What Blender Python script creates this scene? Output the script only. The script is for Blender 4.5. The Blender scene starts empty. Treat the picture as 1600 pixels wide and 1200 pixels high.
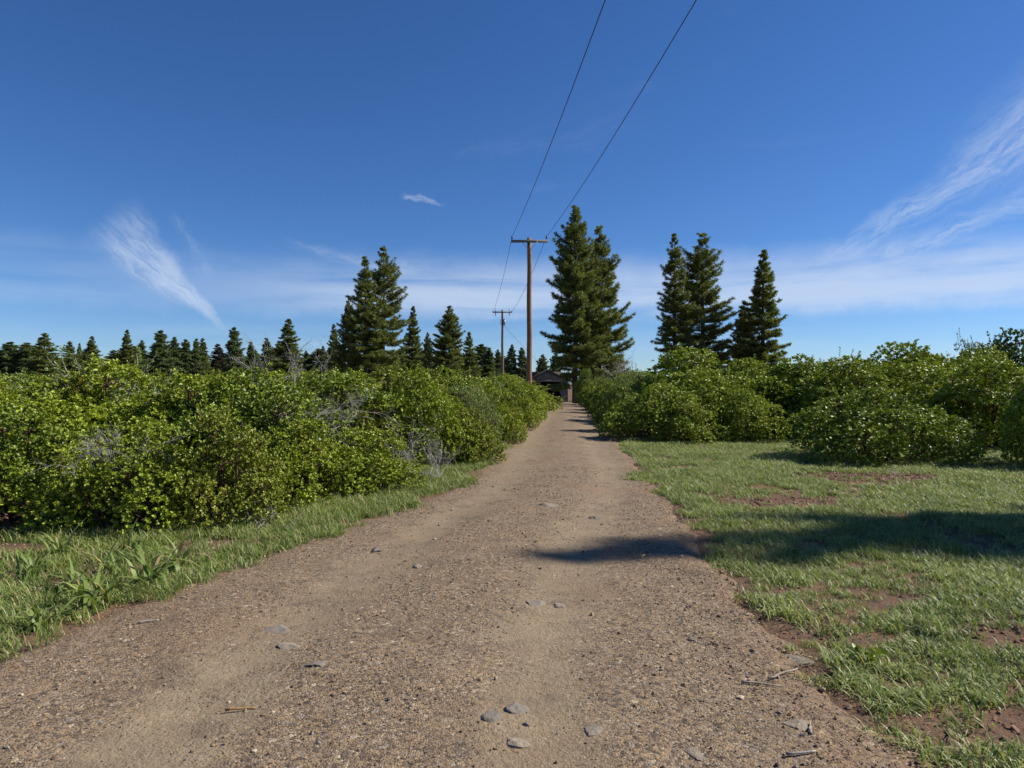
import bpy, math, random
import numpy as np
from mathutils import Vector, Matrix, Euler

R = math.radians
F = 1066.67            # focal length in px of the 1600 px wide photograph (24 mm on 36 mm)
CAM_H = 1.6
scene = bpy.context.scene
col = scene.collection

# ------------------------------------------------------------------ camera
cam_d = bpy.data.cameras.new('camera')
cam_d.lens = 24.0
cam_d.sensor_width = 36.0
cam_d.clip_start = 0.05
cam_d.clip_end = 6000.0
cam = bpy.data.objects.new('camera', cam_d)
cam.location = (0, 0, CAM_H)
cam.rotation_euler = (R(90.0), 0, 0)
col.objects.link(cam)
scene.camera = cam

# ------------------------------------------------------------------ sun + sky
SUN_EL, SUN_AZ = 40.0, 80.0      # azimuth clockwise from +Y (the way the camera looks)
world = bpy.data.worlds.new('World')
scene.world = world
world.use_nodes = True
wt = world.node_tree
wt.nodes.clear()


class NT:
    """tiny helper to write node maths as expressions"""
    def __init__(self, tree):
        self.t = tree

    def node(self, kind, **kw):
        n = self.t.nodes.new(kind)
        for k, v in kw.items():
            setattr(n, k, v)
        return n

    def link(self, a, b):
        self.t.links.new(a, b)

    def put(self, sock, v):
        if hasattr(v, 'is_output'):
            self.link(v, sock)
        else:
            sock.default_value = v

    def m(self, op, a, b=None, c=None, clamp=False):
        n = self.node('ShaderNodeMath', operation=op, use_clamp=clamp)
        self.put(n.inputs[0], a)
        if b is not None:
            self.put(n.inputs[1], b)
        if c is not None:
            self.put(n.inputs[2], c)
        return n.outputs[0]

    def smooth(self, x, lo, hi):
        n = self.node('ShaderNodeMapRange', interpolation_type='SMOOTHSTEP')
        self.put(n.inputs[0], x)
        n.inputs[1].default_value = lo
        n.inputs[2].default_value = hi
        return n.outputs[0]

    def comb(self, x, y, z):
        n = self.node('ShaderNodeCombineXYZ')
        for i, v in enumerate((x, y, z)):
            self.put(n.inputs[i], v)
        return n.outputs[0]

    def noise(self, vec, scale, detail=4, rough=0.55, dist=0.0, out=0):
        n = self.node('ShaderNodeTexNoise')
        if vec is not None:
            self.link(vec, n.inputs['Vector'])
        n.inputs['Scale'].default_value = scale
        n.inputs['Detail'].default_value = detail
        n.inputs['Roughness'].default_value = rough
        n.inputs['Distortion'].default_value = dist
        return n.outputs[out]

    def ramp(self, fac, stops, interp='LINEAR'):
        n = self.node('ShaderNodeValToRGB')
        cr = n.color_ramp
        cr.interpolation = interp
        while len(cr.elements) < len(stops):
            cr.elements.new(0.5)
        for e, (p, c) in zip(cr.elements, stops):
            e.position = p
            e.color = (*c, 1) if len(c) == 3 else c
        self.put(n.inputs[0], fac)
        return n.outputs[0]

    def mix(self, fac, a, b, blend='MIX'):
        n = self.node('ShaderNodeMix', data_type='RGBA', blend_type=blend)
        self.put(n.inputs[0], fac)
        for s, v in ((n.inputs[6], a), (n.inputs[7], b)):
            if hasattr(v, 'is_output'):
                self.link(v, s)
            else:
                s.default_value = (*v, 1) if len(v) == 3 else v
        return n.outputs[2]


w = NT(wt)
sky = w.node('ShaderNodeTexSky', sky_type='NISHITA')
sky.sun_disc = False
sky.sun_elevation = R(SUN_EL)
sky.sun_rotation = R(SUN_AZ)
sky.altitude = 1500.0
sky.air_density = 1.0
sky.dust_density = 0.15
sky.ozone_density = 4.0
tc = w.node('ShaderNodeTexCoord')
sx = w.node('ShaderNodeSeparateXYZ')
w.link(tc.outputs['Generated'], sx.inputs[0])
DEG = 180 / math.pi
az = w.m('MULTIPLY', w.m('ARCTAN2', sx.outputs[0], sx.outputs[1]), DEG)     # degrees, 0 = +Y, + to the right
el = w.m('MULTIPLY', w.m('ARCSINE', sx.outputs[2]), DEG)
sky_vec = w.comb(az, el, 0.0)
wob = w.m('SUBTRACT', w.noise(sky_vec, 0.22, 5, 0.6), 0.5)
wob2 = w.m('SUBTRACT', w.noise(w.comb(el, az, 3.0), 0.3, 5, 0.6), 0.5)
azw = w.m('ADD', az, w.m('MULTIPLY', wob, 2.6))
elw = w.m('ADD', el, w.m('MULTIPLY', wob2, 1.8))


def streak(a0, e0, a1, e1, w0, w1, soft=1.0, fs=1.1, fstr=(0.35, 0.75)):
    """a cirrus streak between two sky directions, fibrous along its length"""
    L = math.hypot(a1 - a0, e1 - e0)
    ux, uy = (a1 - a0) / L, (e1 - e0) / L
    da, de = w.m('SUBTRACT', azw, a0), w.m('SUBTRACT', elw, e0)
    s = w.m('DIVIDE', w.m('ADD', w.m('MULTIPLY', da, ux), w.m('MULTIPLY', de, uy)), L)
    t = w.m('ADD', w.m('MULTIPLY', da, -uy), w.m('MULTIPLY', de, ux))
    wid = w.m('MAXIMUM', w.m('ADD', w0, w.m('MULTIPLY', s, w1 - w0)), 0.05)
    q = w.m('DIVIDE', w.m('ABSOLUTE', t), wid)
    core = w.m('SUBTRACT', 1.0, w.smooth(q, 1.0 - soft, 1.0))
    ends = w.m('MULTIPLY', w.smooth(s, -0.08, 0.18), w.m('SUBTRACT', 1.0, w.smooth(s, 0.8, 1.08)))
    fib = w.noise(w.comb(w.m('MULTIPLY', s, L * 0.32), w.m('MULTIPLY', t, 1.5), 7.0), fs, 4, 0.7, 0.6)
    fib = w.smooth(fib, *fstr)
    return w.m('MULTIPLY', w.m('MULTIPLY', core, ends), fib)


cl = []
cl.append(w.m('MULTIPLY', streak(-30.6, 11.6, -22.9, 4.2, 3.1, 0.25, 0.75, 1.0, (0.2, 0.7)), 0.46))
cl.append(w.m('MULTIPLY', streak(-26.5, 12.3, -23.6, 8.2, 0.5, 0.8, 1.0, 1.0, (0.3, 0.7)), 0.16))
cl.append(w.m('MULTIPLY', streak(24.5, 9.0, 41.0, 18.5, 1.1, 3.2, 1.0, 1.0, (0.3, 0.74)), 0.42))
cl.append(w.m('MULTIPLY', streak(27.0, 8.6, 42.0, 14.0, 0.8, 2.0, 1.0, 1.0, (0.3, 0.74)), 0.36))
cl.append(w.m('MULTIPLY', streak(-9.0, 15.4, -5.5, 14.7, 0.35, 0.25, 1.0, 1.3, (0.3, 0.7)), 0.4))
cl.append(w.m('MULTIPLY', streak(-18.0, 11.0, -8.0, 9.0, 0.5, 0.9, 1.0, 1.0, (0.3, 0.75)), 0.26))
cl.append(w.m('MULTIPLY', streak(33.0, 14.0, 52.0, 27.0, 3.5, 7.0, 1.0, 0.6, (0.25, 0.75)), 0.28))
# the low veil of thin cirrus that rings the sky
band_n = w.noise(w.comb(w.m('MULTIPLY', az, 0.06), w.m('MULTIPLY', el, 0.45), 2.0), 1.0, 5, 0.55, 0.4)
band = w.m('MULTIPLY', w.smooth(elw, 4.9, 6.6), w.m('SUBTRACT', 1.0, w.smooth(elw, 7.4, 11.4)))
where = w.m('ADD', 0.30, w.m('MULTIPLY', w.m('MULTIPLY', w.smooth(az, -26, -6), w.m('SUBTRACT', 1.0, w.smooth(az, 60, 100))), 0.70))
cl.append(w.m('MULTIPLY', w.m('MULTIPLY', w.m('MULTIPLY', band, where), w.smooth(band_n, 0.2, 0.62)), 0.62))
band2 = w.m('MULTIPLY', w.smooth(elw, 1.8, 3.0), w.m('SUBTRACT', 1.0, w.smooth(elw, 3.4, 5.2)))
cl.append(w.m('MULTIPLY', w.m('MULTIPLY', band2, w.smooth(band_n, 0.35, 0.75)), 0.22))
# faint wisps everywhere
wisp = w.noise(w.comb(w.m('MULTIPLY', azw, 0.035), w.m('MULTIPLY', elw, 0.11), 9.0), 1.0, 7, 0.62, 0.8)
cl.append(w.m('MULTIPLY', w.smooth(wisp, 0.58, 0.88), 0.09))
tot = cl[0]
for c in cl[1:]:
    tot = w.m('ADD', tot, c)
tot = w.m('MINIMUM', tot, 0.8)
cloud_col = (6.6, 7.4, 8.8)
hsv = w.node('ShaderNodeHueSaturation')
hsv.inputs['Saturation'].default_value = 1.10
low = w.m('SUBTRACT', 1.0, w.smooth(el, 0.0, 24.0))
w.link(w.mix(1.0, sky.outputs[0], w.mix(low, (0.78, 0.885, 1.10), (0.76, 0.875, 1.08)), 'MULTIPLY'), hsv.inputs['Color'])
skyc = w.mix(tot, hsv.outputs[0], cloud_col)
bg = w.node('ShaderNodeBackground')
w.link(skyc, bg.inputs[0])
bg.inputs[1].default_value = 0.068
world.cycles.sampling_method = 'MANUAL'
world.cycles.sample_map_resolution = 512
wo = w.node('ShaderNodeOutputWorld')
w.link(bg.outputs[0], wo.inputs[0])

sun_d = bpy.data.lights.new('sun', 'SUN')
sun_d.energy = 5.0
sun_d.angle = R(0.55)
sun_d.color = (1.0, 0.94, 0.85)
sun = bpy.data.objects.new('sun', sun_d)
sdir = Vector((math.cos(R(SUN_EL)) * math.sin(R(SUN_AZ)), math.cos(R(SUN_EL)) * math.cos(R(SUN_AZ)), math.sin(R(SUN_EL))))
sun.rotation_euler = sdir.to_track_quat('Z', 'Y').to_euler()
sun.location = (30, 10, 40)
col.objects.link(sun)

scene.view_settings.view_transform = 'Standard'
scene.view_settings.look = 'None'
scene.view_settings.exposure = 0.62
scene.view_settings.gamma = 1.0
scene.view_settings.use_curve_mapping = False
scene.cycles.max_bounces = 4
scene.cycles.diffuse_bounces = 2
scene.cycles.glossy_bounces = 2
scene.cycles.transmission_bounces = 2
scene.cycles.transparent_max_bounces = 6
scene.cycles.sample_clamp_indirect = 6.0
scene.cycles.use_adaptive_sampling = True
scene.cycles.adaptive_threshold = 0.02

# ------------------------------------------------------------------ materials


def new_mat(name):
    m = bpy.data.materials.new(name)
    m.use_nodes = True
    m.node_tree.nodes.clear()
    return m, NT(m.node_tree)


def finish(nt, shader, disp=None):
    o = nt.node('ShaderNodeOutputMaterial')
    nt.link(shader, o.inputs[0])


def principled(nt, colr, rough=0.8, spec=0.3, normal=None, metallic=0.0):
    p = nt.node('ShaderNodeBsdfPrincipled')
    nt.put(p.inputs['Base Color'], colr if hasattr(colr, 'is_output') else (*colr, 1))
    nt.put(p.inputs['Roughness'], rough)
    p.inputs['Specular IOR Level'].default_value = spec
    p.inputs['Metallic'].default_value = metallic
    if normal is not None:
        nt.link(normal, p.inputs['Normal'])
    return p.outputs[0]


def bump(nt, h, strength=0.5, dist=0.01):
    b = nt.node('ShaderNodeBump')
    b.inputs['Strength'].default_value = strength
    b.inputs['Distance'].default_value = dist
    nt.link(h, b.inputs['Height'])
    return b.outputs[0]


def attr(nt, name, out='Fac'):
    return nt.node('ShaderNodeAttribute', attribute_name=name).outputs[out]


def leaf_mat(name, stops, rough=0.4, spec=0.5, trans=0.13, tcol=(1.25, 1.3, 0.5), big=0.35, patch=None):
    """foliage: colour varies leaf by leaf (attribute rnd) and in big soft patches"""
    m, n = new_mat(name)
    g = n.node('ShaderNodeNewGeometry')
    r = attr(n, 'rnd')
    pat = n.noise(g.outputs['Position'], 0.9, 3, 0.6)
    f = n.m('ADD', n.m('MULTIPLY', r, 1.0 - big), n.m('MULTIPLY', n.smooth(pat, 0.3, 0.7), big))
    c = n.ramp(f, stops)
    if patch:
        pp = n.noise(g.outputs['Position'], 1.7, 3, 0.6)
        c = n.mix(n.m('MULTIPLY', n.smooth(pp, 0.58, 0.7), n.m('MULTIPLY', r, 0.9)), c, patch)
    p = principled(n, c, rough, spec)
    tr = n.node('ShaderNodeBsdfTranslucent')
    n.link(n.mix(1.0, c, tcol, 'MULTIPLY'), tr.inputs[0])
    mx = n.node('ShaderNodeMixShader')
    mx.inputs[0].default_value = trans
    n.link(p, mx.inputs[1])
    n.link(tr.outputs[0], mx.inputs[2])
    finish(n, mx.outputs[0])
    return m


M = {}
M['leaf'] = leaf_mat('manzanita_leaf', [(0.0, (0.085, 0.125, 0.011)), (0.4, (0.205, 0.265, 0.022)), (0.8, (0.32, 0.37, 0.038)), (1.0, (0.45, 0.45, 0.08))], rough=0.46, spec=0.32, patch=(0.24, 0.135, 0.038))
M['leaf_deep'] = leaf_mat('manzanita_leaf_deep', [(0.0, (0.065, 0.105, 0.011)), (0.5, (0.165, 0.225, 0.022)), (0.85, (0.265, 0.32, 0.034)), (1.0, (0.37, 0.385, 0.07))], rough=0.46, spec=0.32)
M['leaf_russet'] = leaf_mat('manzanita_leaf_russet', [(0.0, (0.08, 0.095, 0.012)), (0.45, (0.175, 0.205, 0.022)), (0.8, (0.26, 0.28, 0.04)), (1.0, (0.33, 0.26, 0.06))], rough=0.48, spec=0.3, patch=(0.24, 0.13, 0.045))
M['leaf_grey'] = leaf_mat('bitterbrush_leaf', [(0.0, (0.10, 0.135, 0.04)), (0.5, (0.18, 0.235, 0.07)), (1.0, (0.29, 0.33, 0.13))], rough=0.55, spec=0.35)
M['leaf_dark'] = leaf_mat('oak_leaf', [(0.0, (0.04, 0.07, 0.014)), (0.6, (0.095, 0.14, 0.025)), (1.0, (0.17, 0.21, 0.045))])
M['needle'] = leaf_mat('pine_needle', [(0.0, (0.065, 0.09, 0.025)), (0.5, (0.15, 0.18, 0.042)), (1.0, (0.27, 0.285, 0.07))], rough=0.5, spec=0.35, trans=0.22, big=0.2)
M['needle_far'] = leaf_mat('fir_needle', [(0.0, (0.06, 0.09, 0.04)), (0.5, (0.12, 0.16, 0.058)), (1.0, (0.205, 0.235, 0.085))], rough=0.6, spec=0.3, trans=0.18, big=0.2)
M['needle_brown'] = leaf_mat('dying_needle', [(0.0, (0.05, 0.045, 0.025)), (1.0, (0.12, 0.10, 0.055))], rough=0.7, spec=0.2, trans=0.1)


def grass_mat(name, stops, dry):
    m, n = new_mat(name)
    oi = n.node('ShaderNodeObjectInfo')
    g = n.node('ShaderNodeNewGeometry')
    r = attr(n, 'rnd')
    pat = n.noise(g.outputs['Position'], 0.8, 3, 0.6)
    f = n.m('ADD', n.m('ADD', n.m('MULTIPLY', r, 0.45), n.m('MULTIPLY', oi.outputs['Random'], 0.25)), n.m('MULTIPLY', n.smooth(pat, 0.3, 0.7), 0.3))
    c = n.ramp(f, stops)
    c = n.mix(n.m('GREATER_THAN', r, dry), c, (0.36, 0.29, 0.14))
    p = principled(n, c, 0.5, 0.4)
    tr = n.node('ShaderNodeBsdfTranslucent')
    n.link(n.mix(1.0, c, (1.1, 1.2, 0.6), 'MULTIPLY'), tr.inputs[0])
    mx = n.node('ShaderNodeMixShader')
    mx.inputs[0].default_value = 0.3
    n.link(p, mx.inputs[1])
    n.link(tr.outputs[0], mx.inputs[2])
    finish(n, mx.outputs[0])
    return m


M['grass'] = grass_mat('grass_blade', [(0.0, (0.12, 0.165, 0.045)), (0.5, (0.235, 0.285, 0.085)), (1.0, (0.37, 0.40, 0.155))], 0.92)
M['weed'] = grass_mat('weed_blade', [(0.0, (0.09, 0.145, 0.03)), (0.5, (0.19, 0.255, 0.06)), (1.0, (0.32, 0.35, 0.11))], 0.85)
M['straw'] = grass_mat('straw_blade', [(0.0, (0.30, 0.22, 0.10)), (1.0, (0.42, 0.33, 0.17))], 0.5)

# soil that everything stands on
m, n = new_mat('soil')
g = n.node('ShaderNodeNewGeometry')
P = g.outputs['Position']
a = n.noise(P, 0.7, 5, 0.6)
b = n.noise(P, 9.0, 6, 0.7)
c = n.noise(P, 70.0, 4, 0.7)
base = n.ramp(a, [(0.3, (0.115, 0.075, 0.05)), (0.5, (0.155, 0.088, 0.055)), (0.7, (0.20, 0.115, 0.07))])
base = n.mix(n.smooth(b, 0.35, 0.75), base, (0.085, 0.06, 0.045))
base = n.mix(n.m('MULTIPLY', n.smooth(c, 0.55, 0.72), 0.6), base, (0.27, 0.20, 0.14))
hh = n.m('ADD', n.m('MULTIPLY', b, 1.0), n.m('MULTIPLY', c, 0.35))
finish(n, principled(n, base, 0.95, 0.1, bump(n, hh, 0.9, 0.03)))
M['soil'] = m

# gravel track
m, n = new_mat('gravel_track')
g = n.node('ShaderNodeNewGeometry')
P = g.outputs['Position']
trk = attr(n, 'track')
n1 = n.noise(P, 1.1, 5, 0.6)
n2 = n.noise(P, 5.0, 6, 0.7)
vor = n.node('ShaderNodeTexVoronoi')
n.link(P, vor.inputs['Vector'])
vor.inputs['Scale'].default_value = 95.0
vor2 = n.node('ShaderNodeTexVoronoi')
n.link(P, vor2.inputs['Vector'])
vor2.inputs['Scale'].default_value = 42.0
sepc = n.node('ShaderNodeSeparateColor')
n.link(vor.outputs['Color'], sepc.inputs[0])
sepc2 = n.node('ShaderNodeSeparateColor')
n.link(vor2.outputs['Color'], sepc2.inputs[0])
STONES = [(0.0, (0.055, 0.042, 0.034)), (0.2, (0.11, 0.08, 0.056)), (0.42, (0.175, 0.122, 0.075)), (0.62, (0.24, 0.168, 0.098)), (0.8, (0.30, 0.205, 0.115)), (0.93, (0.185, 0.165, 0.145)), (1.0, (0.46, 0.37, 0.25))]
st = n.ramp(sepc.outputs[0], STONES)
st2 = n.ramp(sepc2.outputs[1], STONES)
st = n.mix(n.m('GREATER_THAN', sepc2.outputs[0], 0.66), st, st2)
sand = n.ramp(n2, [(0.25, (0.17, 0.13, 0.085)), (0.6, (0.245, 0.188, 0.12)), (0.85, (0.30, 0.235, 0.155))])
sandy = n.m('MULTIPLY', n.smooth(n.m('ADD', trk, n.m('MULTIPLY', n.m('SUBTRACT', n1, 0.5), 3.2)), 0.15, 0.95), 0.72)
sandy = n.m('ADD', n.m('MULTIPLY', sandy, n.smooth(n2, 0.2, 0.5)), 0.08)
cc = n.mix(sandy, st, sand)
cc = n.mix(n.m('MULTIPLY', n.smooth(n.noise(P, 0.55, 4, 0.6), 0.50, 0.68), 0.38), cc, (0.19, 0.112, 0.06))
cc = n.mix(n.m('MULTIPLY', n.smooth(n.noise(P, 2.3, 5, 0.65), 0.52, 0.68), 0.45), cc, (0.10, 0.075, 0.055))
cc = n.mix(n.m('MULTIPLY', n.smooth(n.m('ADD', attr(n, 'rim'), n.m('MULTIPLY', n.m('SUBTRACT', n1, 0.5), 1.1)), 0.45, 1.0), 0.6), cc, n.mix(0.55, (0.15, 0.078, 0.042), st))
h = n.m('SUBTRACT', n.m('MULTIPLY', n2, 2.0), n.m('MULTIPLY', vor.outputs['Distance'], n.m('SUBTRACT', 1.0, n.m('MULTIPLY', sandy, 0.7))))
h = n.m('ADD', n.m('MULTIPLY', h, 0.6), n.m('ADD', n.m('MULTIPLY', n.noise(P, 45.0, 4, 0.7), 0.9), n.m('MULTIPLY', vor2.outputs['Distance'], -0.35)))
finish(n, principled(n, cc, 0.9, 0.2, bump(n, h, 0.8, 0.012)))
M['track'] = m


def pebble_mat(name, stops, rough=0.85):
    m, n = new_mat(name)
    oi = n.node('ShaderNodeObjectInfo')
    g = n.node('ShaderNodeNewGeometry')
    nn = n.noise(g.outputs['Position'], 140.0, 3, 0.6)
    c = n.ramp(oi.outputs['Random'], stops)
    c = n.mix(n.m('MULTIPLY', n.smooth(nn, 0.4, 0.8), 0.35), c, (0.25, 0.2, 0.15))
    finish(n, principled(n, c, rough, 0.25))
    return m


M['pebble'] = pebble_mat('pebble', STONES)
M['clod'] = pebble_mat('soil_clod', [(0.0, (0.13, 0.065, 0.04)), (0.6, (0.21, 0.105, 0.065)), (1.0, (0.28, 0.16, 0.10))], 0.95)
M['litter'] = pebble_mat('leaf_litter', [(0.0, (0.10, 0.065, 0.045)), (0.6, (0.22, 0.16, 0.11)), (1.0, (0.42, 0.36, 0.28))], 0.8)

m, n = new_mat('rock')
g = n.node('ShaderNodeNewGeometry')
tcn = n.node('ShaderNodeTexCoord')
a = n.noise(g.outputs['Position'], 16.0, 6, 0.7)
b = n.noise(g.outputs['Position'], 120.0, 4, 0.7)
oi = n.node('ShaderNodeObjectInfo')
base = n.ramp(oi.outputs['Random'], [(0.0, (0.13, 0.118, 0.105)), (0.5, (0.20, 0.172, 0.138)), (1.0, (0.27, 0.22, 0.16))])
base = n.mix(n.m('MULTIPLY', n.smooth(a, 0.4, 0.7), 0.6), base, (0.15, 0.12, 0.095))
base = n.mix(n.m('MULTIPLY', n.smooth(b, 0.55, 0.75), 0.4), base, (0.34, 0.31, 0.27))
finish(n, principled(n, base, 0.9, 0.2, bump(n, n.m('ADD', a, n.m('MULTIPLY', b, 0.3)), 0.7, 0.012)))
M['rock'] = m


def wood_mat(name, dark, light, sx_=6.0, sz=0.6, rough=0.85, obj=True, crack=0.6):
    m, n = new_mat(name)
    t = n.node('ShaderNodeTexCoord')
    mp = n.node('ShaderNodeMapping')
    n.link(t.outputs['Object'], mp.inputs[0])
    mp.inputs['Scale'].default_value = (sx_, sx_, sz)
    a = n.noise(mp.outputs[0], 3.0, 6, 0.65, 0.3)
    b = n.noise(mp.outputs[0], 14.0, 5, 0.7)
    c = n.ramp(a, [(0.3, dark), (0.7, light)])
    c = n.mix(n.m('MULTIPLY', n.smooth(b, 0.52, 0.68), crack), c, tuple(x * 0.4 for x in dark))
    finish(n, principled(n, c, rough, 0.2, bump(n, b, 0.6, 0.02)))
    return m


M['pole'] = wood_mat('pole_wood', (0.17, 0.085, 0.045), (0.33, 0.185, 0.105))
M['pole_far'] = wood_mat('weathered_pole_wood', (0.12, 0.09, 0.07), (0.24, 0.185, 0.145))
M['arm'] = wood_mat('crossarm_wood', (0.15, 0.135, 0.12), (0.25, 0.225, 0.20))
M['barn_board'] = wood_mat('barn_board', (0.10, 0.092, 0.09), (0.24, 0.225, 0.21), 5.0, 0.5)
M['barn_trim'] = wood_mat('barn_trim', (0.14, 0.125, 0.115), (0.24, 0.215, 0.195))
M['bark'] = wood_mat('pine_bark', (0.05, 0.036, 0.028), (0.13, 0.085, 0.06), 4.0, 1.2)
M['branch'] = wood_mat('pine_branch', (0.04, 0.033, 0.028), (0.09, 0.07, 0.055))
M['stem'] = wood_mat('red_stem', (0.07, 0.035, 0.025), (0.15, 0.075, 0.05))
M['deadwood'] = wood_mat('dead_wood', (0.22, 0.205, 0.19), (0.42, 0.39, 0.355), 8, 2, crack=0.3)
M['stick'] = wood_mat('stick_wood', (0.26, 0.20, 0.14), (0.46, 0.40, 0.33), 8, 8, crack=0.2)
M['orange_stick'] = wood_mat('orange_stick', (0.33, 0.18, 0.07), (0.45, 0.27, 0.11), 8, 8, crack=0.2)


def plain(name, c, rough=0.6, metallic=0.0, spec=0.4):
    m, n = new_mat(name)
    g = n.node('ShaderNodeNewGeometry')
    a = n.noise(g.outputs['Position'], 12.0, 4, 0.6)
    cc = n.mix(n.m('MULTIPLY', n.smooth(a, 0.35, 0.75), 0.4), c, tuple(x * 0.6 for x in c))
    finish(n, principled(n, cc, rough, spec, None, metallic))
    return m


M['wire'] = plain('cable', (0.035, 0.036, 0.04), 0.55)
M['insul'] = plain('insulator_glaze', (0.06, 0.045, 0.045), 0.3)
M['steel'] = plain('galvanised_steel', (0.35, 0.36, 0.37), 0.5, 0.6)
M['roof'] = plain('weathered_roof', (0.10, 0.095, 0.092), 0.75)
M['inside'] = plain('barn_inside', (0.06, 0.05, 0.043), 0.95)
m, n = new_mat('concrete_block')
t = n.node('ShaderNodeTexCoord')
mp = n.node('ShaderNodeMapping')
n.link(t.outputs['Object'], mp.inputs[0])
mp.inputs['Rotation'].default_value = (R(90), 0, 0)
bk = n.node('ShaderNodeTexBrick')
n.link(mp.outputs[0], bk.inputs[0])
bk.inputs['Color1'].default_value = (0.16, 0.16, 0.16, 1)  # block greys lowered so the colour carries the pine's shade on the pier
bk.inputs['Color2'].default_value = (0.125, 0.125, 0.125, 1)
bk.inputs['Mortar'].default_value = (0.12, 0.115, 0.11, 1)
bk.inputs['Scale'].default_value = 1.0
bk.inputs['Brick Width'].default_value = 0.4
bk.inputs['Row Height'].default_value = 0.2
bk.inputs['Mortar Size'].default_value = 0.012
finish(n, principled(n, bk.outputs[0], 0.9, 0.2, bump(n, bk.outputs[1], -0.6, 0.01)))
M['block'] = m

# ------------------------------------------------------------------ mesh helpers


class MB:
    def __init__(self):
        self.v, self.f3, self.f4, self.n = [], [], [], 0
        self.r = []

    def add(self, v, tris=None, quads=None, rnd=None):
        v = np.asarray(v, dtype=np.float64).reshape(-1, 3)
        if tris is not None and len(tris):
            self.f3.append(np.asarray(tris, dtype=np.int64) + self.n)
        if quads is not None and len(quads):
            self.f4.append(np.asarray(quads, dtype=np.int64) + self.n)
        self.v.append(v)
        self.r.append(np.full(len(v), 0.5) if rnd is None else rnd)
        self.n += len(v)

    def tube(self, pts, rad, sides=6, caps=True):
        pts = np.asarray(pts, dtype=float)
        k = len(pts)
        rad = np.broadcast_to(np.asarray(rad, dtype=float), (k,))
        d = np.gradient(pts, axis=0)
        d /= np.linalg.norm(d, axis=1)[:, None] + 1e-9
        up = np.array([0, 0, 1.0]) if abs(d[0][2]) < 0.9 else np.array([1.0, 0, 0])
        u = np.cross(d, up)
        u /= np.linalg.norm(u, axis=1)[:, None] + 1e-9
        vv = np.cross(d, u)
        an = np.arange(sides) * 2 * np.pi / sides
        ring = u[:, None, :] * np.cos(an)[None, :, None] + vv[:, None, :] * np.sin(an)[None, :, None]
        V = pts[:, None, :] + ring * rad[:, None, None]
        q = []
        for i in range(k - 1):
            for j in range(sides):
                q.append((i * sides + j, i * sides + (j + 1) % sides, (i + 1) * sides + (j + 1) % sides, (i + 1) * sides + j))
        V = V.reshape(-1, 3)
        tr = []
        if caps:
            V = np.vstack([V, pts[0], pts[-1]])
            c0, c1 = len(V) - 2, len(V) - 1
            for j in range(sides):
                tr.append((c0, (j + 1) % sides, j))
                tr.append((c1, (k - 1) * sides + j, (k - 1) * sides + (j + 1) % sides))
        self.add(V, tr, q)

    def box(self, x0, x1, y0, y1, z0, z1):
        V = [(x, y, z) for x in (x0, x1) for y in (y0, y1) for z in (z0, z1)]
        self.add(V, None, [(0, 1, 3, 2), (4, 6, 7, 5), (0, 4, 5, 1), (2, 3, 7, 6), (0, 2, 6, 4), (1, 5, 7, 3)])

    def mesh(self, name, mat=None, smooth=False, rnd=False):
        me = bpy.data.meshes.new(name)
        v = np.concatenate(self.v) if self.v else np.zeros((0, 3))
        f3 = np.concatenate(self.f3) if self.f3 else np.zeros((0, 3), dtype=np.int64)
        f4 = np.concatenate(self.f4) if self.f4 else np.zeros((0, 4), dtype=np.int64)
        me.vertices.add(len(v))
        me.vertices.foreach_set('co', v.astype(np.float32).ravel())
        nl = f3.size + f4.size
        me.loops.add(nl)
        me.loops.foreach_set('vertex_index', np.concatenate([f3.ravel(), f4.ravel()]).astype(np.int32))
        me.polygons.add(len(f3) + len(f4))
        st_ = np.concatenate([np.arange(len(f3)) * 3, f3.size + np.arange(len(f4)) * 4]).astype(np.int32)
        me.polygons.foreach_set('loop_start', st_)
        if smooth:
            me.polygons.foreach_set('use_smooth', np.ones(len(f3) + len(f4), dtype=bool))
        me.update(calc_edges=True)
        if rnd:
            at = me.attributes.new('rnd', 'FLOAT', 'POINT')
            at.data.foreach_set('value', np.concatenate(self.r).astype(np.float32))
        if mat:
            me.materials.append(M[mat])
        return me


def obj(name, me, parent=None, kind=None):
    o = bpy.data.objects.new(name, me)
    col.objects.link(o)
    if parent is not None:
        o.parent = parent
    if kind:
        o['kind'] = kind
    return o


def tag(o, label, cat, group=None):
    o['label'] = label
    o['category'] = cat
    if group:
        o['group'] = group
    return o


def empty(name, loc, rz=0.0, scale=(1, 1, 1)):
    o = bpy.data.objects.new(name, None)
    o.location = loc
    o.rotation_euler = (0, 0, rz)
    o.scale = scale
    o.empty_display_size = 0.2
    col.objects.link(o)
    return o


def vnoise(x, y, s, seed=0):
    """smooth value noise, 0..1"""
    x, y = np.asarray(x, float) * s, np.asarray(y, float) * s
    xi, yi = np.floor(x).astype(np.int64), np.floor(y).astype(np.int64)
    fx, fy = x - xi, y - yi
    fx, fy = fx * fx * (3 - 2 * fx), fy * fy * (3 - 2 * fy)

    def hsh(a, b):
        h = (a * 374761393 + b * 668265263 + seed * 1442695041) & 0x7fffffff
        h = ((h ^ (h >> 13)) * 1274126177) & 0x7fffffff
        return ((h ^ (h >> 16)) & 0xffff) / 65535.0
    return (hsh(xi, yi) * (1 - fx) + hsh(xi + 1, yi) * fx) * (1 - fy) + (hsh(xi, yi + 1) * (1 - fx) + hsh(xi + 1, yi + 1) * fx) * fy


def fbm(x, y, s, seed=0):
    return vnoise(x, y, s, seed) * 0.5 + vnoise(x, y, s * 2.1, seed + 1) * 0.3 + vnoise(x, y, s * 4.3, seed + 2) * 0.2


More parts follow.
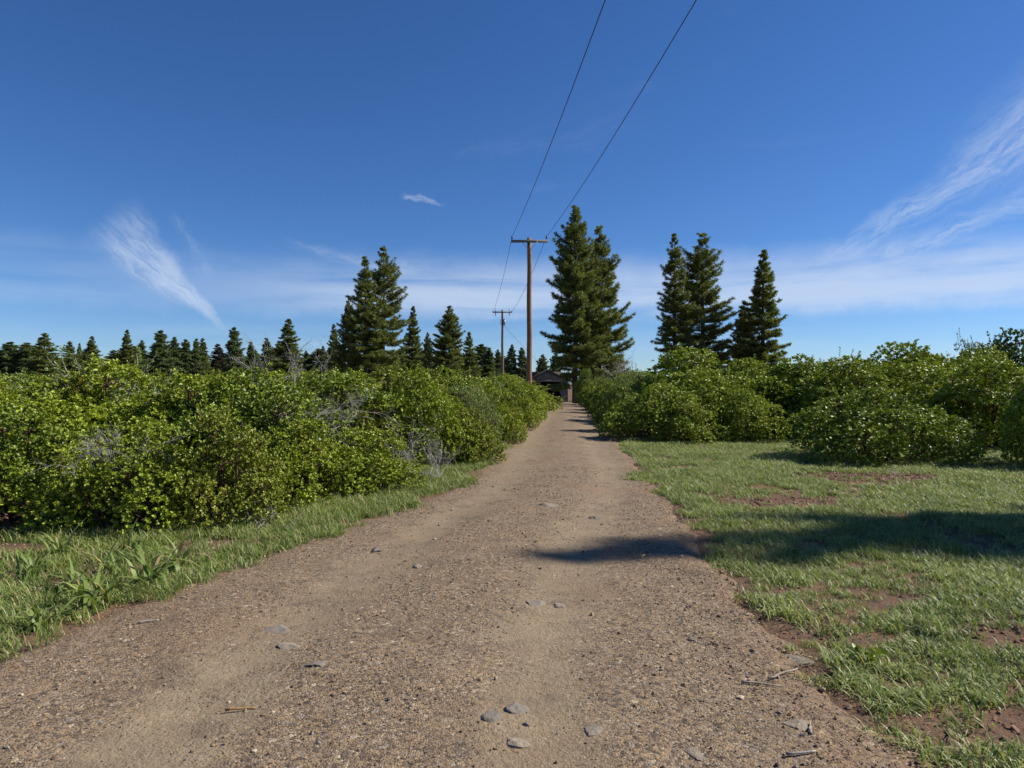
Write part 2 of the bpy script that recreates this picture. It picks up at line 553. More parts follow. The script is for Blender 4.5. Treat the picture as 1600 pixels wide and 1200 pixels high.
# ------------------------------------------------------------------ terrain and track
LE = np.array([(-30, -4.0), (0, -3.2), (3.0, -3.05), (3.97, -2.98), (5.17, -2.76), (5.8, -2.55), (7.76, -1.89), (10.0, -1.05), (12.2, -0.69), (19, -0.18), (37, 1.5), (57, 3.46), (84, 5.6)])
RE = np.array([(-30, 0.9), (0, 1.45), (3.1, 1.6), (4.74, 1.72), (6.3, 1.78), (8.53, 2.08), (17.1, 2.85), (37, 4.5), (53.3, 5.95), (84, 8.6)])


def left_edge(y):
    return np.interp(y, LE[:, 0], LE[:, 1])


def right_edge(y):
    return np.interp(y, RE[:, 0], RE[:, 1])


def terrain(x, y):
    y = np.asarray(y, float)
    t = np.clip((y - 50) / 30, 0, 1)
    return -0.5 * t * t * (3 - 2 * t) + 0 * np.asarray(x, float)


def at_px(px, py):
    """ground point seen at that pixel of the photograph (flat near field)"""
    d = CAM_H * F / (py - 600.0)
    return (px - 800.0) * d / F, d


def spread(lo, mid0, mid1, hi, fine, grow):
    a = list(np.arange(mid0, mid1, fine))
    s, p = fine, mid1
    while p < hi:
        a.append(p)
        s *= grow
        p += s
    a.append(hi)
    s, p = fine, mid0
    while p > lo:
        s *= grow
        p -= s
        a.insert(0, max(p, lo))
    return np.array(a)


gx = spread(-2500, -14, 16, 2500, 0.22, 1.16)
gy = spread(-200, -2, 24, 4500, 0.22, 1.14)
X, Y = np.meshgrid(gx, gy)
Z = terrain(X, Y)
near = np.clip(1 - (np.hypot(X, Y - 8) - 18) / 20, 0, 1)
Z = Z + near * ((fbm(X, Y, 0.5, 3) - 0.5) * 0.10 + (fbm(X, Y, 2.1, 8) - 0.5) * 0.03)
inroad = np.clip(np.minimum(X - left_edge(Y), right_edge(Y) - X) / 0.35, -1, 1)
Z -= np.clip(inroad, 0, 1) * 0.10 * (Y < 90)
mb = MB()
nx, ny = len(gx), len(gy)
idx = np.arange(nx * ny).reshape(ny, nx)
mb.add(np.stack([X, Y, Z], -1).reshape(-1, 3), None, np.stack([idx[:-1, :-1], idx[:-1, 1:], idx[1:, 1:], idx[1:, :-1]], -1).reshape(-1, 4))
ground = obj('ground', mb.mesh('ground', 'soil', True), kind='structure')

# the gravel track: its sheet dips under the soil at both sides, so that its edge is ragged
ys = np.concatenate([np.arange(-12, 16, 0.06), np.arange(16, 40, 0.25), np.arange(40, 79.9, 0.8)])
us = np.linspace(-0.09, 1.09, 84)
U, YY = np.meshgrid(us, ys)
LL, RR = left_edge(YY), right_edge(YY)
XX = LL + (RR - LL) * U
wd = RR - LL
cx = (LL + RR) / 2
edge = np.minimum(XX - LL, RR - XX)
tr_l = np.exp(-((XX - (cx - 0.85)) / 0.36) ** 2)
tr_r = np.exp(-((XX - (cx + 0.85)) / 0.36) ** 2)
track = np.maximum(tr_l, tr_r)
ZZ = terrain(XX, YY) + 0.012 + 0.035 * np.clip(edge / 1.6, -0.3, 1) - 0.028 * track
ZZ += (fbm(XX, YY, 1.3, 21) - 0.5) * 0.045 + (fbm(XX, YY, 6.0, 5) - 0.5) * 0.016 * (1 - 0.6 * track)
ZZ -= np.clip((0.14 + (fbm(XX, YY, 1.6, 31) - 0.5) * 0.5 - edge) / 0.25, 0, 1) * 0.06
mb = MB()
ny, nx = U.shape
idx = np.arange(nx * ny).reshape(ny, nx)
mb.add(np.stack([XX, YY, ZZ], -1).reshape(-1, 3), None, np.stack([idx[:-1, :-1], idx[:-1, 1:], idx[1:, 1:], idx[1:, :-1]], -1).reshape(-1, 4))
me = mb.mesh('track', 'track', True)
at = me.attributes.new('track', 'FLOAT', 'POINT')
at.data.foreach_set('value', track.ravel().astype(np.float32))
at = me.attributes.new('rim', 'FLOAT', 'POINT')
at.data.foreach_set('value', np.clip(1 - edge / 0.8, 0, 1).ravel().astype(np.float32))
road = obj('dirt_road', me, kind='structure')


def road_z(x, y):
    j = int(np.argmin(np.abs(ys - y)))
    return float(np.interp(x, XX[j], ZZ[j]))


def ground_z(x, y):
    i = int(np.clip(np.searchsorted(gx, x) - 1, 0, len(gx) - 2))
    j = int(np.clip(np.searchsorted(gy, y) - 1, 0, len(gy) - 2))
    fx, fy = (x - gx[i]) / (gx[i + 1] - gx[i]), (y - gy[j]) / (gy[j + 1] - gy[j])
    return float((Z[j, i] * (1 - fx) + Z[j, i + 1] * fx) * (1 - fy) + (Z[j + 1, i] * (1 - fx) + Z[j + 1, i + 1] * fx) * fy)


def surf_z(x, y):
    z = ground_z(x, y)
    if left_edge(y) < x < right_edge(y) and -12 < y < 79:
        z = max(z, road_z(x, y))
    return z


# ------------------------------------------------------------------ barn at the end of the track
BY = 80.0
bz = float(terrain(0, BY))
bw = 4.7
bxc = (856 - 800) * BY / F
barn = empty('barn', (bxc, BY, bz))
tag(barn, 'small weathered barn with grey board gable and dark open doorway at the track end', 'barn')
hw = bw / 2
lint = 2.35
mb = MB()
mb.box(hw - 0.85, hw, 0.0, 0.2, -0.3, lint)
obj('block_wall', mb.mesh('block_pier', 'block'), barn)
mb = MB()
mb.box(-hw, -hw + 0.5, 0.0, 0.2, -0.3, lint)
obj('block_wall', mb.mesh('block_pier2', 'block'), barn)
for s in (-1, 1):
    mb = MB()
    mb.box(min(s * hw, s * (hw - 0.2)), max(s * hw, s * (hw - 0.2)), 0.2, 7.0, -0.3, lint)
    obj('side_wall', mb.mesh('side_wall', 'block'), barn)
mb = MB()
mb.box(-hw + 0.2, hw - 0.2, 6.8, 7.0, -0.3, lint + 1.3)
obj('back_wall', mb.mesh('back_wall', 'inside'), barn)
mb = MB()
mb.box(-hw + 0.2, hw - 0.2, 0.22, 6.8, -0.3, 0.01)
obj('floor', mb.mesh('barn_floor', 'inside'), barn)
mb = MB()
mb.box(-hw - 0.05, hw + 0.05, -0.06, 0.2, lint, lint + 0.22)
obj('lintel', mb.mesh('lintel', 'barn_trim'), barn)
RISE = 1.1
rng = random.Random(4)
nb = 18
for i in range(nb):
    x0 = -hw + i * bw / nb + 0.008
    x1 = -hw + (i + 1) * bw / nb - 0.008
    z0 = lint + 0.2 + rng.uniform(-0.03, 0.02)
    zt = lambda x: lint + 0.22 + RISE * (1 - abs(x) / hw)
    yo = rng.uniform(-0.02, 0.02)
    mb = MB()
    V = [(x, y, z) for x in (x0, x1) for y in (yo, yo + 0.03) for z in (z0, max(zt(x), z0 + 0.02))]
    mb.add(V, None, [(0, 1, 3, 2), (4, 6, 7, 5), (0, 4, 5, 1), (2, 3, 7, 6), (0, 2, 6, 4), (1, 5, 7, 3)])
    obj('board', mb.mesh('board', 'barn_board'), barn)
for s in (-1, 1):
    mb = MB()
    zt0, zt1 = lint + 0.26 + RISE, lint + 0.26 - 0.16
    xe = s * (hw + 0.26)
    V = [(0, -0.3, zt0), (xe, -0.3, zt1), (xe, 7.3, zt1), (0, 7.3, zt0)]
    V += [(x, y, z + 0.07) for x, y, z in V]
    mb.add(V, None, [(0, 1, 2, 3), (7, 6, 5, 4), (0, 4, 5, 1), (1, 5, 6, 2), (2, 6, 7, 3), (3, 7, 4, 0)])
    obj('roof', mb.mesh('roof', 'roof'), barn)

# ------------------------------------------------------------------ utility poles and lines


def pole(px, d, top_py, arm_py, half, label, mat, dead_end):
    x = (px - 800) * d / F
    zt = CAM_H + (600 - top_py) * d / F
    za = CAM_H + (600 - arm_py) * d / F
    zg = float(terrain(x, d))
    e = empty('utility_pole', (x, d, zg))
    tag(e, label, 'utility pole', 'poles carrying the line')
    mb = MB()
    hh = np.linspace(-0.4, zt - zg, 14)
    mb.tube([(0.012 * math.sin(k * 1.3), 0, z) for k, z in enumerate(hh)], np.linspace(0.165, 0.115, 14), 14)
    obj('pole', mb.mesh('pole', mat, True), e)
    mb = MB()
    mb.box(-half, half, -0.24, -0.12, za - zg - 0.065, za - zg + 0.065)
    obj('crossarm', mb.mesh('crossarm', 'arm'), e)
    ends = []
    for s in (-1, 1):
        if not dead_end:
            mb = MB()
            z0 = za - zg + 0.065
            mb.tube([(s * (half - 0.06), -0.18, z0 - 0.02), (s * (half - 0.06), -0.18, z0 + 0.09), (s * (half - 0.06), -0.18, z0 + 0.10), (s * (half - 0.06), -0.18, z0 + 0.17), (s * (half - 0.06), -0.18, z0 + 0.18), (s * (half - 0.06), -0.18, z0 + 0.235)], [0.014, 0.014, 0.05, 0.055, 0.035, 0.03], 8)
            ends.append((x + s * (half - 0.06), d - 0.18, zg + z0 + 0.2))
        else:
            mb = MB()
            z0 = za - zg
            xx = s * (half - 0.3)
            mb.tube([(xx, -0.18, z0 - 0.42), (xx, -0.18, z0 - 0.1), (xx, -0.18, z0 + 0.1), (xx, -0.18, z0 + 0.42)], [0.03, 0.045, 0.045, 0.025], 6)
            obj('cutout', mb.mesh('cutout', 'insul', True), e)
            mb = MB()
            xx = s * (half - 0.05)
            mb.tube([(xx, -0.26, z0), (xx, -0.3, z0), (xx, -0.36, z0), (xx, -0.42, z0), (xx, -0.5, z0)], [0.03, 0.09, 0.06, 0.09, 0.03], 8)
            ends.append((x + xx, d - 0.5, zg + z0))
        obj('insulator', mb.mesh('insulator', 'insul', True), e)
    if dead_end:
        mb = MB()
        z0 = zt - zg - 1.35
        mb.tube([(0.2, -0.16, z0 - 0.32), (0.2, -0.16, z0 - 0.30), (0.2, -0.16, z0 + 0.28), (0.2, -0.16, z0 + 0.33)], [0.1, 0.13, 0.13, 0.06], 12)
        obj('transformer', mb.mesh('transformer', 'steel', True), e)
        mb = MB()
        mb.tube([(-0.2, -0.1, z0 + 0.3), (-0.16, -0.14, z0 - 0.3)], [0.03, 0.03], 6)
        obj('bracket', mb.mesh('bracket', 'steel'), e)
    else:
        for s in (-1, 1):
            mb = MB()
            mb.tube([(s * 0.02, -0.255, za - zg - 0.5), (s * 0.45, -0.255, za - zg - 0.03)], [0.012, 0.012], 4)
            obj('brace', mb.mesh('brace', 'steel'), e)
    return ends, (x, d, zt)


P1, top1 = pole(827, 37.0, 372, 378, 0.99, 'tall reddish wooden pole with plain crossarm rising from the left hedge', 'pole', False)
P2, top2 = pole(785, 74.0, 484, 488, 1.05, 'smaller far grey wooden pole with transformer under its crossarm', 'pole_far', True)


def wire(p, q, sag, label, r=0.009, n_=40, group='overhead lines'):
    p, q = Vector(p), Vector(q)
    pts = []
    for i in range(n_ + 1):
        t = i / n_
        c = p.lerp(q, t)
        c.z -= sag * 4 * t * (1 - t)
        pts.append(tuple(c))
    mb = MB()
    mb.tube(pts, r, 5)
    tag(obj('power_line', mb.mesh('power_line', 'wire', True)), label, 'cable', group)


B_L = (3.0, -1.5, 9.75)
B_R = (4.75, -1.5, 9.75)
wire(P1[0], B_L, 0.55, 'left overhead cable running from the tall pole over the camera', 0.011)
wire(P1[1], B_R, 0.55, 'right overhead cable running from the tall pole over the camera', 0.011)
wire(P1[0], P2[0], 0.45, 'left overhead cable between the tall pole and the far pole', 0.012)
wire(P1[1], P2[1], 0.45, 'right overhead cable between the tall pole and the far pole', 0.012)
wire((top2[0] + 0.2, top2[1] - 0.1, top2[2] - 1.75), (bxc, BY - 0.3, bz + lint + RISE + 0.2), 0.15, 'thin drop cable slanting from the far pole down to the barn', 0.014)

# ------------------------------------------------------------------ foliage builders


def basis(A):
    ref = np.where(np.abs(A[:, 2:3]) < 0.9, np.array([[0, 0, 1.0]]), np.array([[1.0, 0, 0]]))
    U_ = np.cross(A, ref)
    U_ /= np.linalg.norm(U_, axis=1)[:, None] + 1e-9
    return U_, np.cross(A, U_)


def norm(a):
    return a / (np.linalg.norm(a, axis=1)[:, None] + 1e-9)


def leaves(mb, Pt, A, K, L, ratio, rs, tilt=(25, 75), along=0.05):
    """K leaves round every tip: each a folded rhombus"""
    T = len(Pt)
    U_, V_ = basis(A)
    tip_r = rs.random(T)
    for k in range(K):
        ph = k * 2.4 + rs.random(T) * 0.8
        th = np.radians(rs.uniform(tilt[0], tilt[1], T))
        D = np.cos(th)[:, None] * A + np.sin(th)[:, None] * (np.cos(ph)[:, None] * U_ + np.sin(ph)[:, None] * V_)
        S = norm(np.cross(D, A + rs.normal(0, 0.35, (T, 3))))
        N = np.cross(S, D)
        ll = L * rs.uniform(0.5, 1.25, T)
        ww = ll * ratio * 0.5
        B = Pt + A * (along * (k / K - 0.5))[..., None] if np.ndim(along) else Pt + A * (along * (k / K - 0.5))
        v0 = B
        v1 = B + D * (0.5 * ll)[:, None] + S * ww[:, None] + N * (0.12 * ll)[:, None]
        v2 = B + D * ll[:, None]
        v3 = B + D * (0.5 * ll)[:, None] - S * ww[:, None] + N * (0.12 * ll)[:, None]
        V = np.stack([v0, v1, v2, v3], 1).reshape(-1, 3)
        i = np.arange(T) * 4
        tr = np.concatenate([np.stack([i, i + 1, i + 2], 1), np.stack([i, i + 2, i + 3], 1)])
        r = np.clip(0.5 * tip_r + 0.5 * rs.random(T), 0, 1)
        mb.add(V, tr, None, np.repeat(r, 4))


def shrub_meshes(seed, Wd, H, nb, br, tips_per_m2, K, L, ratio, flat=0.75):
    """lumpy dome of leaf rosettes; returns foliage mesh and stem mesh"""
    rs = np.random.RandomState(seed)
    Rr = Wd / 2
    C, rad = [], []
    for i in range(nb):
        a = i * 2.39996 + rs.uniform(-0.3, 0.3)
        q = math.sqrt((i + 0.5) / nb)
        rr = Rr * q
        r = rs.uniform(*br)
        dome = H * math.sqrt(max(0.0, 1 - (q * 0.93) ** 2.4)) * rs.uniform(0.72, 1.10)
        rr2 = max(0.0, rr - r * 0.55)
        C.append((rr2 * math.cos(a), rr2 * math.sin(a), max(dome - r, r * 0.55)))
        rad.append(r)
        if q > 0.55:      # a skirt of lower lobes
            r2 = rs.uniform(br[0], br[1]) * 0.9
            a2 = a + rs.uniform(-0.4, 0.4)
            C.append(((rr2 + 0.02) * math.cos(a2), (rr2 + 0.02) * math.sin(a2), max(r2 * 0.6, (dome - r) * rs.uniform(0.25, 0.6))))
            rad.append(r2)
    C, rad = np.array(C), np.array(rad)
    Pts, Ax = [], []
    for c, r in zip(C, rad):
        nt_ = int(tips_per_m2 * 4 * math.pi * r * r)
        d = norm(rs.normal(0, 1, (nt_, 3)))
        d = d[d[:, 2] > -0.28 - 0.25 * rs.random(len(d))]
        lump = 1 + 0.16 * np.sin(d[:, 0] * 7 + c[0] * 9) * np.sin(d[:, 1] * 7 + c[1] * 5) * np.sin(d[:, 2] * 6 + 1)
        clump = np.sin(d[:, 0] * 11 + c[1] * 7) * np.sin(d[:, 1] * 11 + c[0] * 7) * np.sin(d[:, 2] * 10 + r * 20)
        d, lump, clump = d[clump > -0.42], lump[clump > -0.42], clump[clump > -0.42]
        k = np.where(rs.random(len(d)) < 0.72, rs.uniform(0.90, 1.05, len(d)) + 0.16 * clump, rs.uniform(0.6, 0.88, len(d)))
        p = c + d * (r * k * lump)[:, None] * np.array([1, 1, flat if c[2] > 0.5 * H else 1.0])
        Pts.append(p)
        Ax.append(norm(d * 0.75 + np.array([0, 0, 0.55]) + rs.normal(0, 0.3, d.shape)))
    Pts, Ax = np.concatenate(Pts), np.concatenate(Ax)
    # drop the tips buried deep in other lobes
    keep = Pts[:, 2] > 0.04
    depth = np.zeros(len(Pts))
    for c, r in zip(C, rad):
        depth += (np.linalg.norm(Pts - c, axis=1) < r * 0.62)
    keep &= (depth < 1) | (rs.random(len(Pts)) < 0.12)
    Pts, Ax = Pts[keep], Ax[keep]
    fol, stem = MB(), MB()
    # free shoots that stand out of the lobes and break the outline
    sp, sa = [], []
    for c, r in zip(C, rad):
        for k in range(2):
            d = norm((rs.normal(0, 1, 3) + np.array([0, 0, 0.9]))[None])[0]
            p = c + d * r * np.array([1, 1, flat])
            if p[2] < 0.25:
                continue
            sd = norm((d + np.array([0, 0, 0.9]) + rs.normal(0, 0.25, 3))[None])[0]
            Ls = rs.uniform(0.10, 0.30)
            stem.tube([p - sd * 0.1, p + sd * Ls], [0.004, 0.002], 3, False)
            for q in range(4):
                sp.append(p + sd * Ls * (q + 1) / 4)
                sa.append(norm((sd + rs.normal(0, 0.2, 3))[None])[0])
    Pts, Ax = np.concatenate([Pts, np.array(sp)]), np.concatenate([Ax, np.array(sa)])
    leaves(fol, Pts, Ax, K, L, ratio, rs)
    for c, r in zip(C, rad):
        b0 = np.array([rs.normal(0, 0.1), rs.normal(0, 0.1), -0.08])
        mid = b0 * 0.4 + c * 0.5 + np.array([rs.normal(0, 0.08), rs.normal(0, 0.08), -0.1 * H])
        stem.tube([b0, mid, c], [0.028, 0.018, 0.008], 5, False)
        for k in range(5):
            e_ = c + norm(rs.normal(0, 1, (1, 3)))[0] * r * 0.9 * np.array([1, 1, 0.8])
            stem.tube([c * 0.85 + mid * 0.15, (c + e_) / 2 + rs.normal(0, 0.04, 3), e_], [0.008, 0.006, 0.003], 4, False)
    return fol, stem


SH = {}
#            seed Wd   H    nb  lobe radius    tips K  L      ratio
SPECS = {
    'broad': (11, 2.6, 1.8, 17, (0.26, 0.46), 170, 9, 0.050, 0.68),
    'round': (12, 2.2, 1.8, 14, (0.26, 0.44), 170, 9, 0.050, 0.68),
    'lobed': (13, 3.0, 1.95, 13, (0.38, 0.64), 150, 9, 0.054, 0.70),
    'tall': (14, 2.4, 2.3, 15, (0.32, 0.54), 150, 9, 0.054, 0.68),
    'fine': (15, 2.2, 1.65, 22, (0.20, 0.36), 190, 7, 0.042, 0.38),
}
for k, s in SPECS.items():
    f_, s_ = shrub_meshes(*s)
    SH[k] = (f_.mesh('foliage_' + k, 'leaf', False, True), s_.mesh('stem_' + k, 'stem', True), s[1], s[2])


def shrub(kind, x, y, wid, h, label, group, mat='leaf', name='manzanita_shrub', rz=None, cat='shrub', dep=None):
    fm, sm, W0, H0 = SH[kind]
    z = ground_z(x, y)
    rz = random.Random(int(x * 977 + y * 131)).uniform(0, 6.28) if rz is None else rz
    e = empty(name, (x, y, z - 0.02), rz, (wid / W0, (dep or wid) / W0, h / H0))
    tag(e, label, cat, group)
    fo = obj('foliage', fm, e, 'stuff')
    if mat != 'leaf':
        fo.material_slots[0].link = 'OBJECT'
        fo.material_slots[0].material = M[mat]
    obj('stem', sm, e, 'stuff')
    return e


def shrub_px(kind, px, by, wpx, ty, label, group, mat='leaf', **kw):
    """a shrub whose near foot is seen at (px, by) and whose top is seen at height ty"""
    x, d = at_px(px, by)
    wid = wpx * d / F
    d2 = d + wid * 0.42
    x2 = (px - 800) * d2 / F
    h = CAM_H + (600 - ty) * d2 / F
    return shrub(kind, x2, d2, wid * 1.06, h, label, group, mat, **kw)


GL = 'shrubs of the left thicket'
GR = 'shrubs of the right thicket'
LEFT = [
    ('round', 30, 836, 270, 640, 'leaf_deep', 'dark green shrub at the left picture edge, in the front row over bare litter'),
    ('broad', 215, 842, 270, 655, 'leaf', 'front-row shrub right behind the tall weeds, below the pale twig tangle'),
    ('round', 345, 832, 210, 640, 'leaf_russet', 'yellowish russet-tinged shrub reaching down to driftwood at the grass edge'),
    ('broad', 460, 797, 220, 650, 'leaf', 'bright green low shrub between the russet shrub and the track verge'),
    ('round', 570, 775, 180, 668, 'leaf', 'low green shrub left of the grey dead brush beside the verge'),
    ('broad', 110, 792, 330, 582, 'leaf', 'broad green shrub standing behind the leftmost front shrub'),
    ('round', 290, 780, 300, 588, 'leaf', 'tall leafy shrub right of the pale twig tangle, behind the front row'),
    ('tall', 415, 752, 230, 605, 'leaf_grey', 'grey-green shrub tangled with dead twigs in mid thicket'),
    ('broad', 530, 742, 200, 600, 'leaf_russet', 'olive shrub left of the prominent domed shrub'),
    ('lobed', 650, 732, 190, 574, 'leaf', 'prominent tall domed shrub with dark hollow, left of the track'),
    ('round', 735, 727, 105, 640, 'leaf_russet', 'small reddish-based shrub at the track edge beside the grey brush'),
    ('fine', 722, 705, 130, 592, 'leaf_grey', 'pale grey-green shrub behind the reddish-based shrub'),
    ('round', 775, 695, 95, 606, 'leaf', 'hedge shrub at the left track edge, just past the reddish-based shrub'),
    ('broad', 800, 675, 80, 598, 'leaf', 'hedge shrub along the left track edge in front of the tall pole'),
    ('round', 823, 658, 62, 597, 'leaf', 'hedge shrub along the left track edge right below the tall pole'),
    ('broad', 830, 647, 46, 602, 'leaf', 'small hedge shrub left of the barn doorway'),
    ('round', 841, 639, 40, 609, 'leaf', 'last shrub of the left hedge, overlapping the barn doorway'),
]
for k, px, by, wpx, ty, mt, lab in LEFT:
    shrub_px(k, px, by, wpx, ty, lab, GL, mt)


LAND = [(20, 'the left edge conifers'), (95, 'the gap beside the leftmost conifers'), (150, 'the willowy shrub'), (250, 'the broad far conifer'), (340, 'the brownish far conifer'), (365, 'the sharp-topped far conifer'),
        (450, 'the bigger dark skyline conifer'), (520, 'the small pointed conifer'), (585, 'the two tallest left pines'), (645, 'the narrow conifer'), (702, 'the conical pine'), (750, 'the low conifers'), (785, 'the far pole'), (827, 'the tall pole'),
        (899, 'the tallest pine'), (936, 'the right big pine'), (1000, 'the gap beside the big pines'), (1053, 'the slender open pine'), (1100, 'the fuller right pine'), (1164, 'the short dark pine'), (1193, 'the pointed conifer'), (1290, 'the feathery skyline shrub'), (1410, 'the highest dome'), (1480, 'the dip beside the dome'), (1590, 'the dark leafy tree')]
RANK = ['nearest', 'second nearest', 'third nearest', 'fourth nearest', 'fifth nearest', 'sixth nearest', 'seventh nearest', 'eighth nearest', 'ninth nearest', 'tenth nearest', 'eleventh nearest', 'twelfth nearest']


def rank_labels(items, text):
    """inner shrubs: named by the landmark they stand in line with and by how near they are"""
    by = {}
    for e in items:
        px = 800 + e.location.x / e.location.y * F
        k = min(range(len(LAND)), key=lambda i: abs(LAND[i][0] - px))
        by.setdefault(k, []).append(e)
    for k, es in by.items():
        es.sort(key=lambda e: e.location.y)
        for i, e in enumerate(es):
            e['label'] = f'{RANK[i]} {text} in line with {LAND[k][1]}'


rng = random.Random(77)
inner = []
kinds = ['broad', 'round', 'lobed', 'broad', 'round', 'fine']
y_ = 11.0
while y_ < 42:
    xl = -0.76 * y_ - 0.5
    xr = float(np.interp(y_, [9, 12, 14, 19, 37, 57], [-4.2, -3.4, -2.7, -1.8, 0.1, 2.2]))
    step = 1.75 + y_ * 0.045
    x_ = xr - rng.uniform(0, 0.6)
    while x_ > xl:
        k = rng.choice(kinds)
        h = rng.uniform(1.62, 1.92) + (0.15 if k == 'lobed' else 0) + y_ * 0.005
        e = shrub(k, x_, y_ + rng.uniform(-0.6, 0.6), step * rng.uniform(1.25, 1.5), h, 'green shrub in the packed middle of the left thicket, only its top showing', 'inner shrubs of the left thicket', rng.choice(['leaf', 'leaf', 'leaf_deep', 'leaf_russet']) if k != 'fine' else 'leaf_grey')
        if abs(e.location.x) < 0.78 * e.location.y + 0.6:
            inner.append(e)
        x_ -= step * rng.uniform(0.85, 1.15)
    y_ += 2.0 + y_ * 0.06

rank_labels(inner, 'left thicket inner shrub')
inner = []
RIGHT = [
    ('lobed', 1030, 690, 170, 596, 'leaf', 'rounded shrub at the track bend corner, casting shadow on the track'),
    ('round', 1075, 694, 110, 628, 'leaf', 'small rounded front shrub on the edge of the right lawn'),
    ('lobed', 1160, 692, 140, 605, 'leaf', 'domed shrub right of the small rounded front shrub'),
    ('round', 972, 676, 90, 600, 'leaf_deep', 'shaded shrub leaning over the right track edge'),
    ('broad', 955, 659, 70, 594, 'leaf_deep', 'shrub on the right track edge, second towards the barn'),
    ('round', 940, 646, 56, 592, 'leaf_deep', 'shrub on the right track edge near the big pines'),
    ('broad', 926, 636, 44, 596, 'leaf', 'last small shrub on the right track edge under the pines'),
    ('tall', 1075, 667, 210, 545, 'leaf', 'tall bright shrub below the pair of slender pines'),
    ('fine', 1005, 662, 120, 572, 'leaf_grey', 'pale finer-leaved shrub between the big pines and bright tall shrub'),
    ('tall', 1170, 668, 150, 562, 'leaf', 'shrub below the single pointed conifer on the right'),
    ('lobed', 1250, 686, 225, 552, 'leaf', 'large shrub filling the gap behind the two front domes'),
    ('fine', 1290, 662, 150, 552, 'leaf_grey', 'feathery light green shrub top on the right skyline'),
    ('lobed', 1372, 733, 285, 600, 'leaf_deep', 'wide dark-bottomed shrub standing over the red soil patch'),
    ('tall', 1330, 692, 190, 560, 'leaf', 'bright shrub directly behind the wide dark-bottomed shrub'),
    ('lobed', 1410, 674, 290, 533, 'leaf', 'highest broad dome of the right thicket skyline'),
    ('broad', 1470, 700, 230, 572, 'leaf', 'sunlit shrub right of the wide dark-bottomed shrub'),
    ('tall', 1545, 708, 210, 562, 'leaf', 'shrub with dark hollows near the right picture edge'),
    ('lobed', 1530, 670, 230, 540, 'leaf', 'bright skyline shrub in front of the dark leafy treetop'),
    ('lobed', 1640, 738, 170, 556, 'leaf_deep', 'shaded shrub cut by the right picture edge'),
    ('lobed', 1590, 652, 190, 512, 'leaf_dark', 'dark leafy small tree on the skyline at the right edge'),
    ('fine', 1525, 647, 90, 524, 'leaf_dark', 'thin dark bushy treetop left of the dark leafy tree'),
    ('fine', 948, 634, 60, 585, 'leaf_grey', 'pale shrub at the foot of the right big pine'),
    ('tall', 915, 633, 42, 575, 'leaf_deep', 'leafy sapling clump right of the barn wall'),
]
for k, px, by, wpx, ty, mt, lab in RIGHT:
    shrub_px(k, px, by, wpx, ty, lab, GR, mt)
y_ = 22.0
while y_ < 50:
    x0 = float(np.interp(y_, [17, 37, 53], [5.5, 6.9, 8.6]))
    xr = 0.76 * y_ + 0.5
    step = 2.3 + y_ * 0.05
    x_ = x0 + rng.uniform(0, 1)
    while x_ < xr:
        inner.append(shrub(rng.choice(['lobed', 'tall', 'broad']), x_, y_ + rng.uniform(-0.7, 0.7), step * rng.uniform(1.2, 1.45), rng.uniform(2.0, 2.5), 'green shrub deep in the right thicket, mostly hidden by nearer shrubs', 'inner shrubs of the right thicket', rng.choice(['leaf', 'leaf', 'leaf_deep'])))
        x_ += step * rng.uniform(0.9, 1.15)
    y_ += 5.0
rank_labels(inner, 'right thicket inner shrub')

# ------------------------------------------------------------------ conifers


